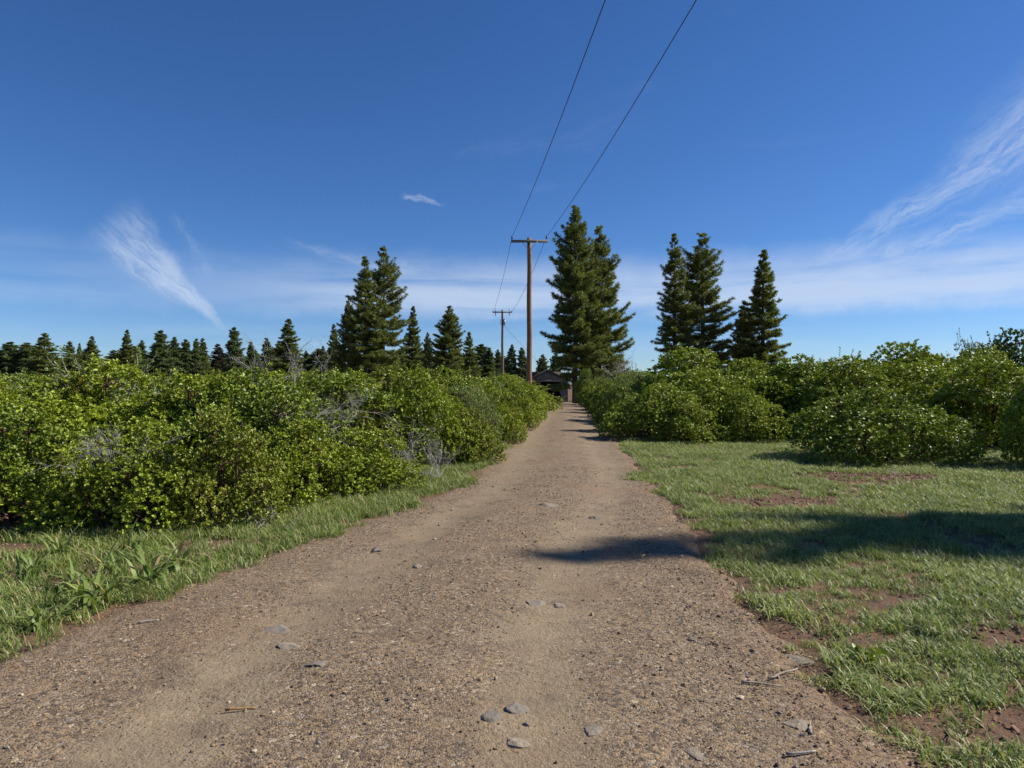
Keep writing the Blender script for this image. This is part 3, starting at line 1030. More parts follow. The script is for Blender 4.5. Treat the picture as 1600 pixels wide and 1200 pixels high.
def conifer_meshes(seed, H, Rb, base, n_wh, per, droop, tuft_l, K, nw, shape, twig=1.0, gap=0.0):
    rs = np.random.RandomState(seed)
    trunk, br = MB(), MB()
    zz = np.linspace(-0.3, H * 0.985, 16)
    wx, wy = np.cumsum(rs.normal(0, 0.03, 16)), np.cumsum(rs.normal(0, 0.03, 16))
    r0 = H * 0.0125 + 0.04
    trunk.tube(np.stack([wx, wy, zz], 1), r0 * (1 - zz.clip(0) / H) ** 0.85 + 0.012, 9)
    TP, TA = [], []
    az0 = 0.0
    for i in range(n_wh):
        t = base + (1 - base) * ((i + rs.uniform(0, 0.6)) / n_wh) ** 0.94
        z = H * min(t, 0.985)
        q = (t - base) / (1 - base)
        prof = shape(q)
        az0 += rs.uniform(0.3, 1.2)
        nn = max(2, int(round(per * (0.75 + 0.5 * rs.random()) * (1 if q < 0.85 else 0.8))))
        for j in range(nn):
            if rs.random() < gap:
                continue
            a = az0 + j * 2 * math.pi / nn + rs.uniform(-0.35, 0.35)
            lob = 1 + 0.26 * math.sin(a * 2 + q * 17 + seed) * math.sin(q * 23 + a + seed * 2)
            Lb = max(0.12, Rb * prof * rs.uniform(0.55, 1.12) * lob)
            slope = math.radians(droop[0] + (droop[1] - droop[0]) * q + rs.normal(0, 7))
            dirv = np.array([math.cos(a), math.sin(a), 0.0])
            side = np.array([-math.sin(a), math.cos(a), 0.0])
            zj = min(max(z + rs.uniform(-0.5, 0.5) * H / n_wh * 3.2, 0.3), H * 0.985)
            x0 = np.array([np.interp(zj, zz, wx), np.interp(zj, zz, wy), zj])
            ss = np.linspace(0, 1, 6)
            up = math.sin(slope) * ss * Lb + 0.22 * Lb * ss ** 2.6
            pts = x0 + dirv * (ss * Lb * math.cos(slope))[:, None] + side * (np.sin(ss * 3 + rs.uniform(0, 6)) * 0.05 * Lb * ss)[:, None]
            pts[:, 2] += up
            br.tube(pts, np.linspace(0.012 + 0.011 * Lb, 0.006, 6), 3, False)
            d_end = norm((pts[-1] - pts[-2])[None])[0]
            TP.append(pts[-1]); TA.append(d_end)
            m_ = int(3 + Lb * 4.6 * twig)
            for k in range(m_):
                s = 0.22 + 0.78 * (k + rs.random()) / m_
                p = np.array([np.interp(s, ss, pts[:, c]) for c in range(3)])
                sg = 1 if k % 2 else -1
                tl = (0.10 + 0.36 * Lb * (1.08 - s) * rs.uniform(0.5, 1.25)) * 0.95 * min(1.0, 0.4 + Lb)
                dd = norm((dirv * 0.75 + side * sg * rs.uniform(0.4, 1.1) + np.array([0, 0, rs.uniform(0.0, 0.6)]))[None])[0]
                e_ = p + dd * tl
                if tl > 0.3:
                    br.tube([p, e_], [0.008, 0.005], 3, False)
                nT = 1 + int(tl / (tuft_l * 1.05))
                for h_ in range(nT):
                    TP.append(p + dd * tl * (h_ + 1) / nT + rs.normal(0, 0.03, 3))
                    TA.append(norm((dd + np.array([0, 0, 0.35]) + rs.normal(0, 0.25, 3))[None])[0])
    TP.append(np.array([wx[-1], wy[-1], H * 0.99])); TA.append(np.array([0, 0, 1.0]))
    TP, TA = np.array(TP), np.array(TA)
    crown = MB()
    T = len(TP)
    U_, V_ = basis(TA)
    tr_ = rs.random(T)
    for k in range(K):
        ph = k * 2.4 + rs.random(T)
        th = np.radians(rs.uniform(10, 85, T))
        D = np.cos(th)[:, None] * TA + np.sin(th)[:, None] * (np.cos(ph)[:, None] * U_ + np.sin(ph)[:, None] * V_)
        S = norm(np.cross(D, rs.normal(0, 1, (T, 3))))
        ll = tuft_l * rs.uniform(0.7, 1.2, T) * np.where(TP[:, 2] > 0.9 * H, 0.75, 1.0)
        b_ = TP - TA * rs.uniform(0, 0.12, T)[:, None]
        V = np.stack([b_ + S * nw * 0.5, b_ - S * nw * 0.5, b_ + D * ll[:, None] - S * nw * 0.25, b_ + D * ll[:, None] + S * nw * 0.25], 1).reshape(-1, 3)
        i = np.arange(T) * 4
        crown.add(V, None, np.stack([i, i + 1, i + 2, i + 3], 1), np.repeat(np.clip(0.6 * tr_ + 0.4 * rs.random(T), 0, 1), 4))
    return crown, br, trunk, T


def pine_shape(q):
    return min(1.0, 0.66 + q * 1.5) * (1 - q) ** 0.5 * (0.2 + 0.8 * min(1.0, (1 - q) * 4.0)) + 0.015


def cone_shape(q):
    return (1 - q) ** 0.82 + 0.012


def column_shape(q):
    return min(1.0, 0.8 + q) * (1 - q ** 1.5) * 0.95 + 0.02


TR = {}
#               seed  H    R    base whorls per droop      tuft  K  nw    shape
TSPEC = {
    'pine_a': (1, 18.0, 3.5, 0.10, 46, 6.0, (-14, 36), 0.27, 17, 0.040, pine_shape, 1.5),
    'pine_b': (2, 17.0, 3.5, 0.07, 42, 5.6, (-12, 38), 0.28, 17, 0.040, pine_shape, 1.45, 0.03),
    'pine_slim': (3, 20.0, 2.7, 0.16, 42, 5.0, (-16, 40), 0.29, 16, 0.042, column_shape, 1.4, 0.05),
    'pine_open': (4, 20.0, 3.9, 0.12, 40, 5.4, (-12, 38), 0.30, 16, 0.042, pine_shape, 1.3, 0.05),
    'fir_a': (5, 16.0, 3.0, 0.03, 46, 5.6, (-18, 30), 0.27, 14, 0.055, cone_shape, 1.35),
    'fir_b': (6, 15.0, 2.8, 0.03, 36, 5.6, (-16, 34), 0.36, 12, 0.09, cone_shape),
    'far_pine': (7, 15.0, 3.1, 0.05, 30, 5.4, (-10, 40), 0.44, 13, 0.11, pine_shape),
}
for k, s in TSPEC.items():
    c_, b_, t_, T_ = conifer_meshes(*s)
    far = k in ('fir_b', 'far_pine')
    TR[k] = (c_.mesh('crown_' + k, 'needle_far' if far else 'needle', False, True), b_.mesh('branches_' + k, 'branch', True), t_.mesh('trunk_' + k, 'bark', True), s[1], s[2])


def tree(kind, x, y, H, wid, label, group, mat=None, rz=None, lean=0.0, name='pine_tree'):
    cm, bm_, tm, H0, R0 = TR[kind]
    z = float(terrain(x, y))
    rz = random.Random(int(x * 53 + y * 17)).uniform(0, 6.28) if rz is None else rz
    s = wid / (2 * R0)
    s *= 1.06
    e = empty(name, (x, y, z), rz, (s, s, H / H0))
    e.rotation_euler = (lean, 0, rz)
    tag(e, label, 'tree', group)
    c = obj('crown', cm, e, 'stuff')
    if mat:
        c.material_slots[0].link = 'OBJECT'
        c.material_slots[0].material = M[mat]
    obj('branches', bm_, e, 'stuff')
    obj('trunk', tm, e)
    return e


def tree_px(kind, px, ty, d, wpx, label, group, mat=None, **kw):
    x = (px - 800) * d / F
    z = float(terrain(x, d))
    H = CAM_H - z + (600 - ty) * d / F
    return tree(kind, x, d, H, wpx * d / F, label, group, mat, **kw)


GB = 'big pines by the barn'
tree_px('pine_a', 899, 322, 61, 112, 'tallest pine, left one of the big pair beside the barn', GB)
tree_px('pine_b', 936, 352, 66, 104, 'right one of the big pine pair beside the barn', GB)
GRT = 'conifers above the right thicket'
tree_px('pine_slim', 1053, 364, 83, 74, 'slender open pine, left of the pair above the right thicket', GRT)
tree_px('pine_open', 1098, 364, 86, 122, 'fuller pine, right of the pair above the right thicket', GRT)
tree_px('pine_b', 1164, 470, 88, 62, 'short dark pine leaning on the pointed conifer on the right', GRT)
tree_px('fir_a', 1193, 390, 84, 102, 'single pointed conifer, rightmost above the right thicket', GRT)
GM = 'conifers behind the left thicket'
tree_px('pine_slim', 570, 400, 91, 80, 'left one of the two tallest pines behind the left thicket', GM)
tree_px('pine_open', 598, 386, 94, 94, 'right one of the two tallest pines behind the left thicket', GM)
tree_px('pine_b', 546, 462, 96, 50, 'dark pine hugging the left side of the two tallest pines', GM)
tree_px('fir_a', 522, 506, 120, 44, 'small pointed conifer just left of the tall pine group', GM)
tree_px('fir_b', 504, 540, 135, 32, 'low conifer at the left foot of the tall pine group', GM)
tree_px('fir_a', 645, 478, 118, 52, 'narrow conifer just right of the two tallest pines', GM)
tree_px('far_pine', 668, 520, 150, 26, 'thin low conifer in the gap left of the conical pine', GM)
tree_px('pine_a', 702, 478, 112, 66, 'conical pine standing alone midway to the poles', GM)
tree_px('fir_a', 733, 518, 122, 46, 'shorter conifer just right of the conical pine', GM)
tree_px('fir_b', 763, 543, 160, 46, 'low conifer left of the far pole', GM)
tree_px('fir_b', 778, 546, 175, 32, 'low thin conifer right behind the far pole', GM)
tree_px('fir_b', 799, 538, 150, 36, 'pointed low conifer midway between the two poles', GM)
tree_px('fir_b', 816, 543, 150, 40, 'conifer right beside the tall pole, left of it', GM)
tree_px('far_pine', 848, 554, 150, 30, 'dark round-topped tree behind the barn roof', GM)
tree_px('far_pine', 868, 550, 160, 28, 'dark tree behind the barn, touching the big pine', GM)
GF = 'far conifers on the left skyline'
FAR = [(14, 534, 60), (42, 536, 56), (69, 520, 52), (109, 533, 40), (124, 536, 20), (143, 525, 34), (198, 515, 34), (221, 531, 26), (250, 516, 48),
       (271, 526, 34), (291, 530, 36), (306, 529, 26), (317, 528, 30), (341, 537, 40), (365, 511, 40), (393, 534, 30), (418, 528, 34), (450, 498, 54), (479, 548, 24)]
ordn = ['first', 'second', 'third', 'fourth', 'fifth', 'sixth', 'seventh', 'eighth', 'ninth', 'tenth', 'eleventh', 'twelfth', 'thirteenth', 'fourteenth', 'fifteenth', 'sixteenth', 'seventeenth', 'eighteenth', 'nineteenth']
rng = random.Random(9)
for i, (px, ty, wp) in enumerate(FAR):
    H = rng.uniform(14, 17)
    d = (H - CAM_H) * F / (600 - ty)
    if i == 17:
        d = 150
    brown = i == 13
    kind = 'far_pine' if i in (1,) else rng.choice(['fir_b', 'fir_b', 'fir_a'])
    if i == 17:
        kind = 'fir_a'
    if i in (14, 15):
        kind = 'fir_b'
    lab = f'{ordn[i]} taller conifer from the left edge, rising out of the far skyline'
    if brown:
        lab = 'brownish conifer on the left skyline beside a sharp-topped one'
    tree_px(kind, px, ty, d, wp * 1.35, lab, GF, 'needle_brown' if brown else None, name='conifer')
ORD2 = ordn + ['twentieth', 'twenty-first', 'twenty-second', 'twenty-third', 'twenty-fourth', 'twenty-fifth', 'twenty-sixth']
# a denser second rank that closes the skyline's foot
for i in range(26):
    px = -10 + i * 31.5 + rng.uniform(-8, 8)
    tree_px(rng.choice(['fir_b', 'fir_b', 'fir_a']), px, 545 + rng.uniform(-8, 12), 290 + rng.uniform(-20, 30), 74, f'{ORD2[i]} low conifer from the left in the dark belt behind the thicket', 'conifer belt', name='conifer')
# the pine beyond the right picture edge whose shadow crosses the lawn
tree('pine_open', 26.0, 10.8, 22.0, 5.4, 'pine beyond the right picture edge whose shadow crosses the lawn', None)

# ------------------------------------------------------------------ dead brush


def twigs(seed, n0, length, r0, spread_, levels=3, up=0.4, kids=4):
    rs = np.random.RandomState(seed)
    mb = MB()

    def grow(p, d, L, r, lev):
        k = 5
        pts = [p]
        dd = d.copy()
        for i in range(k):
            dd = dd + rs.normal(0, 0.2, 3)
            dd /= np.linalg.norm(dd)
            pts.append(pts[-1] + dd * L / k)
        pts = np.array(pts)
        pts[:, 2] = np.maximum(pts[:, 2], 0.01)
        mb.tube(pts, np.linspace(r, r * 0.45, k + 1), 4, False)
        if lev > 0:
            for c in range(kids):
                i = rs.randint(1, k + 1)
                nd = norm((dd + rs.normal(0, 0.75, 3) + np.array([0, 0, 0.1]))[None])[0]
                grow(pts[i], nd, L * rs.uniform(0.45, 0.7), r * 0.55, lev - 1)
    for i in range(n0):
        a = rs.uniform(0, 2 * math.pi)
        d = norm(np.array([[math.cos(a), math.sin(a), up + rs.uniform(-0.2, 0.5)]]))[0]
        grow(np.array([rs.normal(0, spread_), rs.normal(0, spread_), 0.02]), d, length * rs.uniform(0.7, 1.2), r0, levels)
    return mb


def dead(px, py_, d, seed, n0, length, r0, sp, label, levels=3, up=0.4, kids=4, zoff=None, name='dead_brush', mat='deadwood'):
    x = (px - 800) * d / F
    z = CAM_H + (600 - py_) * d / F if zoff is None else ground_z(x, d) + zoff
    o = obj(name, twigs(seed, n0, length, r0, sp, levels, up, kids).mesh(name, mat, True))
    o.location = (x, d, z)
    tag(o, label, 'dead brush', 'grey dead brush')
    return o


dead(190, 735, 7.75, 31, 10, 0.50, 0.007, 0.10, 'pale bare twig tangle hanging in the dark hollow of the left front shrubs', 3, 0.5)
dead(440, 690, 10.6, 32, 10, 0.8, 0.008, 0.3, 'large grey dead brush in the middle of the left thicket', 3, 0.9)
dead(505, 680, 10.8, 35, 7, 0.55, 0.007, 0.2, 'dark grey twig patch right of the large dead brush', 3, 0.6)
dead(660, 745, 11.3, 33, 13, 0.6, 0.007, 0.3, 'grey dead brush at the verge below the domed shrub', 3, 0.8)
dead(390, 822, 7.6, 34, 6, 0.32, 0.010, 0.12, 'bleached driftwood twigs lying on the grass edge', 2, 0.05)
dead(430, 612, 15.5, 36, 8, 0.9, 0.012, 0.25, 'bare grey branches sticking up above the left thicket', 3, 1.2)
dead(962, 600, 62.5, 37, 4, 2.0, 0.035, 0.3, 'bare leaning grey snag against the right big pine', 3, 1.6, name='dead_snag')

# loose willowy shrub whose twigs reach above the left thicket
rs = np.random.RandomState(61)
wl, wstem = MB(), MB()
Pp, Aa = [], []
for i in range(46):
    a = rs.uniform(0, 2 * math.pi)
    L_ = rs.uniform(1.0, 1.75)
    tilt_ = rs.uniform(0.15, 0.95)
    d = np.array([math.cos(a) * math.sin(tilt_), math.sin(a) * math.sin(tilt_), math.cos(tilt_)])
    p = np.array([rs.normal(0, 0.15), rs.normal(0, 0.15), 0.55])
    pts = [p]
    for k in range(7):
        d = norm((d + rs.normal(0, 0.12, 3))[None])[0]
        p = p + d * L_ / 7
        pts.append(p)
        if k > 0:
            for c in range(5):
                Pp.append(p + rs.normal(0, 0.055, 3))
                Aa.append(norm((d + rs.normal(0, 0.6, 3))[None])[0])
    wstem.tube([(p_[0] * 0.3, p_[1] * 0.3, 0.0) if q == 0 else p_ for q, p_ in enumerate(pts)], np.linspace(0.014, 0.003, 8), 4, False)
leaves(wl, np.array(Pp), np.array(Aa), 6, 0.052, 0.42, rs)
wx_ = (150 - 800) * 11.0 / F
e = empty('willow_shrub', (wx_, 11.0, ground_z(wx_, 11.0)), 0.4, (1.15, 1.0, 1.0))
tag(e, 'loose willowy shrub with pale twigs reaching above the left thicket', 'shrub', GL)
obj('foliage', wl.mesh('willow_foliage', 'leaf_grey', False, True), e, 'stuff')
obj('stem', wstem.mesh('willow_stem', 'deadwood', True), e, 'stuff')

# ------------------------------------------------------------------ stones and sticks lying on the track


def stone_mesh(seed, flat=0.55):
    rs = np.random.RandomState(seed)
    import bmesh
    bm = bmesh.new()
    bmesh.ops.create_icosphere(bm, subdivisions=3, radius=1.0)
    pl = [(norm(rs.normal(0, 1, (1, 3)))[0], rs.uniform(0.38, 0.8)) for _ in range(9)]
    for v in bm.verts:
        p = np.array(v.co)
        for nrm, dd in pl:
            t = p @ nrm - dd
            if t > 0:
                p = p - nrm * t * 0.92
        p = p * (1 + 0.09 * math.sin(p[0] * 7 + seed) * math.sin(p[1] * 6 + 2 + seed) + rs.normal(0, 0.03))
        p[2] = p[2] * max(flat, 0.3) * (1.0 if flat > 0.2 else 0.6)
        v.co = p
    me = bpy.data.meshes.new('stone')
    bm.to_mesh(me)
    bm.free()
    me.materials.append(M['rock'])
    return me


STN = [
    (584, 864, 24, 0.5, 'pale stone with dark side on the left half of the track'),
    (655, 893, 22, 0.5, 'small grey stone right of and nearer than the pale dark-sided stone'),
    (857, 796, 30, 0.25, 'flat grey stone far up in the middle of the track'),
    (925, 813, 14, 0.7, 'small dark lump of stone up the right half of the track'),
    (840, 949, 40, 0.5, 'grey stone in mid track in front of the tree shadow'),
    (873, 949, 22, 0.6, 'darker stone touching the right of the mid-track grey stone'),
    (770, 1134, 38, 0.45, 'left stone of the cluster at the bottom centre'),
    (808, 1120, 40, 0.5, 'dark rear stone of the cluster at the bottom centre'),
    (822, 1141, 13, 0.7, 'smallest dark stone of the cluster at the bottom centre'),
    (810, 1168, 36, 0.6, 'front grey stone of the cluster at the bottom centre'),
    (926, 1153, 36, 0.3, 'flat pale stone right of the bottom-centre cluster'),
    (495, 1052, 34, 0.4, 'brown-grey stone left of centre, nearer than the two flat slabs'),
    (440, 991, 66, 0.12, 'long flat pale slab flush with the track on the left'),
    (457, 1018, 54, 0.12, 'second flat slab just below the long pale slab'),
    (1246, 1024, 44, 0.45, 'bluish grey stone at the lawn edge on the right'),
    (1086, 1188, 34, 0.3, 'grey stone at the bottom edge, right of centre'),
    (1242, 1140, 46, 0.25, 'flat grey stone on the gravel near the right lawn'),
    (1215, 931, 20, 0.5, 'small stone in the gravel notch of the lawn edge'),
    (1080, 1005, 14, 0.7, 'small dark stone alone on the right half of the track'),
    (1398, 740, 26, 0.5, 'pale stone lying on the red soil under the wide shrub'),
]
for i, (px, py, wp, fl, lab) in enumerate(STN):
    x, d = at_px(px, py)
    o = obj('stone', stone_mesh(100 + i, fl))
    s = wp * d / F / 2 * 1.12
    o.scale = (s, s * random.Random(i).uniform(0.75, 1.15), s)
    o.location = (x, d, surf_z(x, d) - s * max(fl, 0.3) * 0.22)
    o.rotation_euler = (0, 0, random.Random(i).uniform(-0.5, 0.5))
    tag(o, lab, 'stone', 'stones on the track')

STK = [
    (1190, 1078, 60, -0.35, 'stick', 'pale stick on the gravel right of centre, below the lawn notch'),
    (1225, 1062, 70, 0.5, 'stick', 'thin straw-coloured stick pointing at the bluish lawn-edge stone'),
    (1250, 1188, 50, 0.2, 'deadwood', 'short bleached stick at the bottom right on the gravel'),
    (1268, 1150, 40, 1.1, 'stick', 'forked dry stick beside the flat stone near the lawn'),
    (376, 1119, 46, 0.1, 'orange_stick', 'orange splinter of wood on the left gravel'),
    (232, 978, 30, 0.45, 'deadwood', 'white twig on the gravel near the left weeds'),
]
for i, (px, py, wp, ang, mt, lab) in enumerate(STK):
    x, d = at_px(px, py)
    L_ = wp * d / F
    rs = np.random.RandomState(200 + i)
    k = 6
    pts = np.stack([np.linspace(-L_ / 2, L_ / 2, k), np.cumsum(rs.normal(0, L_ * 0.035, k)), 0.004 + np.abs(rs.normal(0, 0.003, k))], 1)
    mb = MB()
    mb.tube(pts, np.linspace(0.0065, 0.0035, k), 6)
    o = obj('stick', mb.mesh('stick', mt, True))
    o.location = (x, d, surf_z(x, d) + 0.006)
    o.rotation_euler = (0, 0, ang)
    tag(o, lab, 'stick', 'sticks on the gravel')

# ------------------------------------------------------------------ scatter (grass, gravel, clods): stuff


def scatter_group(name, protos):
    c = bpy.data.collections.new(name + '_kinds')
    for p in protos:
        c.objects.link(p)
    ng = bpy.data.node_groups.new(name, 'GeometryNodeTree')
    ng.interface.new_socket('Geometry', in_out='INPUT', socket_type='NodeSocketGeometry')
    ng.interface.new_socket('Geometry', in_out='OUTPUT', socket_type='NodeSocketGeometry')
    N = ng.nodes
    gi, go = N.new('NodeGroupInput'), N.new('NodeGroupOutput')
    m2p = N.new('GeometryNodeMeshToPoints')
    iop = N.new('GeometryNodeInstanceOnPoints')
    ci = N.new('GeometryNodeCollectionInfo')
    ci.inputs['Collection'].default_value = c
    ci.inputs['Separate Children'].default_value = True
    ci.inputs['Reset Children'].default_value = True
    iop.inputs['Pick Instance'].default_value = True

    def na(nm, ty):
        a_ = N.new('GeometryNodeInputNamedAttribute')
        a_.data_type = ty
        a_.inputs['Name'].default_value = nm
        return a_.outputs['Attribute']
    Lk = ng.links.new
    Lk(gi.outputs[0], m2p.inputs['Mesh'])
    Lk(m2p.outputs[0], iop.inputs['Points'])
    Lk(ci.outputs[0], iop.inputs['Instance'])
    Lk(na('pick', 'INT'), iop.inputs['Instance Index'])
    Lk(na('rot', 'FLOAT_VECTOR'), iop.inputs['Rotation'])
    Lk(na('siz', 'FLOAT_VECTOR'), iop.inputs['Scale'])
    Lk(iop.outputs[0], go.inputs[0])
    return ng


def scatter(name, pts, rot, siz, pick, protos, label):
    me = bpy.data.meshes.new(name)
    me.vertices.add(len(pts))
    me.vertices.foreach_set('co', np.asarray(pts, np.float32).ravel())
    a_ = me.attributes.new('rot', 'FLOAT_VECTOR', 'POINT'); a_.data.foreach_set('vector', np.asarray(rot, np.float32).ravel())
    a_ = me.attributes.new('siz', 'FLOAT_VECTOR', 'POINT'); a_.data.foreach_set('vector', np.asarray(siz, np.float32).ravel())
    a_ = me.attributes.new('pick', 'INT', 'POINT'); a_.data.foreach_set('value', np.asarray(pick, np.int32))
    o = obj(name, me, None, 'stuff')
    md = o.modifiers.new('scatter', 'NODES')
    md.node_group = scatter_group(name, protos)
    tag(o, label, name.replace('_', ' '))
    return o


def heights(x, y):
    """vectorised surf_z"""
    i = np.clip(np.searchsorted(gx, x) - 1, 0, len(gx) - 2)
    j = np.clip(np.searchsorted(gy, y) - 1, 0, len(gy) - 2)
    fx, fy = (x - gx[i]) / (gx[i + 1] - gx[i]), (y - gy[j]) / (gy[j + 1] - gy[j])
    z = (Z[j, i] * (1 - fx) + Z[j, i + 1] * fx) * (1 - fy) + (Z[j + 1, i] * (1 - fx) + Z[j + 1, i + 1] * fx) * fy
    jr = np.clip(np.searchsorted(ys, y), 0, len(ys) - 1)
    le, re = left_edge(ys[jr]), right_edge(ys[jr])
    u = (x - le) / (re - le)
    k = np.clip(((u - us[0]) / (us[1] - us[0])).round().astype(int), 0, len(us) - 1)
    zr = np.where((u > us[0]) & (u < us[-1]), ZZ[jr, k], -9)
    return np.maximum(z, zr)


def proto(name, me):
    return bpy.data.objects.new(name, me)


def tuft(seed, nbl, hgt, wdt, rad, bend, mat, segs=3):
    rs = np.random.RandomState(seed)
    mb = MB()
    for i in range(nbl):
        a = rs.uniform(0, 2 * math.pi)
        b0 = np.array([rs.normal(0, rad), rs.normal(0, rad), -0.005])
        L_ = hgt * rs.uniform(0.45, 1.15)
        out = np.array([math.cos(a), math.sin(a), 0])
        sd = np.array([-math.sin(a), math.cos(a), 0])
        ww = wdt * rs.uniform(0.7, 1.2)
        bd = bend * rs.uniform(0.4, 1.3)
        V = []
        for s in range(segs + 1):
            t = s / segs
            ang = bd * t
            c = b0 + (out * math.sin(ang) * t + np.array([0, 0, math.cos(ang) * t])) * L_
            hwid = ww * 0.5 * (1 - t ** 2.2) if s < segs else 0.0004
            V += [c - sd * hwid, c + sd * hwid]
        q = [(2 * s, 2 * s + 1, 2 * s + 3, 2 * s + 2) for s in range(segs)]
        mb.add(V, None, q, np.full(len(V), rs.random()))
    return mb.mesh('tuft', mat, False, True)


def bare(x, y):
    """1 where soil stays open"""
    k = np.zeros_like(x)
    for bx_, by_, rx, ry in ((6.0, 11.6, 1.6, 0.75), (3.5, 9.1, 1.0, 0.42), (3.15, 4.3, 0.35, 0.4), (4.6, 9.4, 0.5, 0.15), (2.05, 3.65, 0.15, 0.12), (-4.9, 6.55, 0.8, 0.3), (2.5, 3.2, 0.3, 0.2)):
        k = np.maximum(k, np.clip(1.6 - 1.3 * (((x - bx_) / rx) ** 2 + ((y - by_) / ry) ** 2) - 1.2 * (fbm(x, y, 3.0, 40) - 0.4), 0, 1))
    return np.clip(k, 0, 1)


rs = np.random.RandomState(5)


def pts_in(nper, x0, x1, y0, y1):
    k = int(nper * (x1 - x0) * (y1 - y0))
    return rs.uniform(x0, x1, k), rs.uniform(y0, y1, k)


def do_scatter(name, x, y, smin, smax, protos, label, tiltv=0.12, zoff=0.0, sq=None):
    z = heights(x, y) + zoff
    k = len(x)
    s = rs.uniform(smin, smax, k) if sq is None else sq
    siz = np.stack([s, s, s * rs.uniform(0.8, 1.2, k)], 1)
    rot = np.stack([rs.normal(0, tiltv, k), rs.normal(0, tiltv, k), rs.uniform(0, 6.28, k)], 1)
    return scatter(name, np.stack([x, y, z], 1), rot, siz, rs.randint(0, len(protos), k), protos, label)


# short lawn right of the track
tufts = [proto('lawn_tuft', tuft(300 + i, 26, 0.085, 0.0068, 0.036, 1.15, 'grass')) for i in range(6)]
xs, ysn = pts_in(270, 1.2, 15, 1.6, 21)
dens = np.clip((xs - right_edge(ysn) + np.where(ysn < 6, -0.12, 0.1) + (fbm(xs, ysn, 1.4, 51) - 0.5) * 0.9) / 0.25, 0, 1)
dens *= np.clip((fbm(xs, ysn, 1.3, 60) - 0.28) / 0.15, 0.15, 1) * (1 - 0.92 * bare(xs, ysn)) * np.clip(0.75 + 1.3 * (fbm(xs, ysn, 5.0, 66) - 0.3), 0.45, 1) * np.clip(1.15 - ysn / 40, 0.5, 1)
kp = (rs.random(len(xs)) < dens) & (np.abs(xs) < 0.8 * ysn + 1.2)
xs, ysn = xs[kp], ysn[kp]
do_scatter('grass', xs, ysn, 0, 0, tufts, 'short grey-green grass of the lawn right of the track', 0.14, 0.0, (0.5 + 1.1 * fbm(xs, ysn, 2.6, 67)) * rs.uniform(0.7, 1.3, len(xs)))
# verge left of the track
tufts2 = [proto('verge_tuft', tuft(330 + i, 22, 0.11, 0.0068, 0.04, 1.05, 'weed')) for i in range(6)]
xs, ysn = pts_in(220, -9, 3, 2.6, 20)
gapw = left_edge(ysn) - xs
dens = np.clip((gapw + 0.2 + (fbm(xs, ysn, 1.5, 71) - 0.5) * 0.8) / 0.22, 0, 1) * np.clip((fbm(xs, ysn, 1.6, 80) - np.where(ysn < 7, 0.36, 0.28)) / 0.12, 0.2, 1) * (1 - bare(xs, ysn))
dens *= np.clip((3.6 - gapw) / 0.8, 0, 1) * np.clip((20 - ysn) / 5, 0, 1)
kp = (rs.random(len(xs)) < dens) & (np.abs(xs) < 0.8 * ysn + 1.2)
do_scatter('grass', xs[kp], ysn[kp], 0.6, 1.45, tufts2, 'green grass of the verge left of the track')
# dry straw lying at both track edges
st_p = [proto('straw_tuft', tuft(360 + i, 8, 0.12, 0.004, 0.05, 2.6, 'straw')) for i in range(4)]
xs, ysn = pts_in(30, -4.5, 4.5, 2.4, 16)
dl = np.minimum(np.abs(xs - left_edge(ysn)), np.abs(xs - right_edge(ysn)))
kp = (rs.random(len(xs)) < np.clip(1 - dl / 0.4, 0, 1) * 0.55)
xe, ye = pts_in(70, 0.7, 2.6, 2.4, 6.0)
ke = rs.random(len(xe)) < 0.5 * np.clip(1 - np.abs(xe - right_edge(ye) + 0.2) / 0.6, 0, 1)
xs, ysn = np.concatenate([xs[kp], xe[ke]]), np.concatenate([ysn[kp], ye[ke]])
do_scatter('dry_grass', xs, ysn, 0.4, 1.0, st_p, 'dry straw strewn along both edges of the track', 0.5, 0.004)

# broad-bladed plants in the left verge: single plants
GW = 'broad-bladed plants in the left verge'
WD = [(45, 905, 0.20, 'leftmost broad-bladed plant at the picture edge'), (110, 930, 0.22, 'broad-bladed plant left of the big yellow-tipped clump'), (150, 950, 0.26, 'big clump of broad blades with yellow tips, nearest in the verge'),
      (175, 900, 0.22, 'upright dark-bladed plant behind the big clump'), (235, 918, 0.26, 'broad-bladed plant spilling over the gravel edge'), (278, 890, 0.25, 'last broad-bladed plant, its bent yellow blade over the gravel'),
      (60, 985, 0.16, 'low broad-bladed plant near the left bottom of the verge'), (210, 868, 0.2, 'pale broad-bladed plant close under the shrubs'), (90, 870, 0.2, 'thin-bladed yellowish plant beside the bare litter')]
wme = [tuft(400 + i, 22, 1.25, 0.11, 0.14, 1.35, 'weed', 5) for i in range(4)]
for i, (px, py, hh_, lab) in enumerate(WD):
    x, d = at_px(px, py)
    o = obj('leafy_plant', wme[i % 4])
    o.location = (x, d, surf_z(x, d))
    o.scale = (hh_ * 1.25, hh_ * 1.25, hh_ * 1.45)
    o.rotation_euler = (0, 0, i * 1.7)
    tag(o, lab, 'plant', GW)
x, d = at_px(1352, 1035)
mbp = MB()
leaves(mbp, np.array([(rs.normal(0, 0.05), rs.normal(0, 0.05), 0.03 + 0.05 * rs.random()) for _ in range(14)]), norm(np.array([(rs.normal(0, 0.5), rs.normal(0, 0.5), 1.0) for _ in range(14)])), 6, 0.06, 0.7, rs)
o = obj('leafy_sprout', mbp.mesh('leafy_sprout', 'leaf_deep', False, True))
o.scale = (0.75, 0.75, 0.75)
o.location = (x, d, surf_z(x, d))
tag(o, 'yellow-green broadleaf sprout in the near lawn', 'plant')


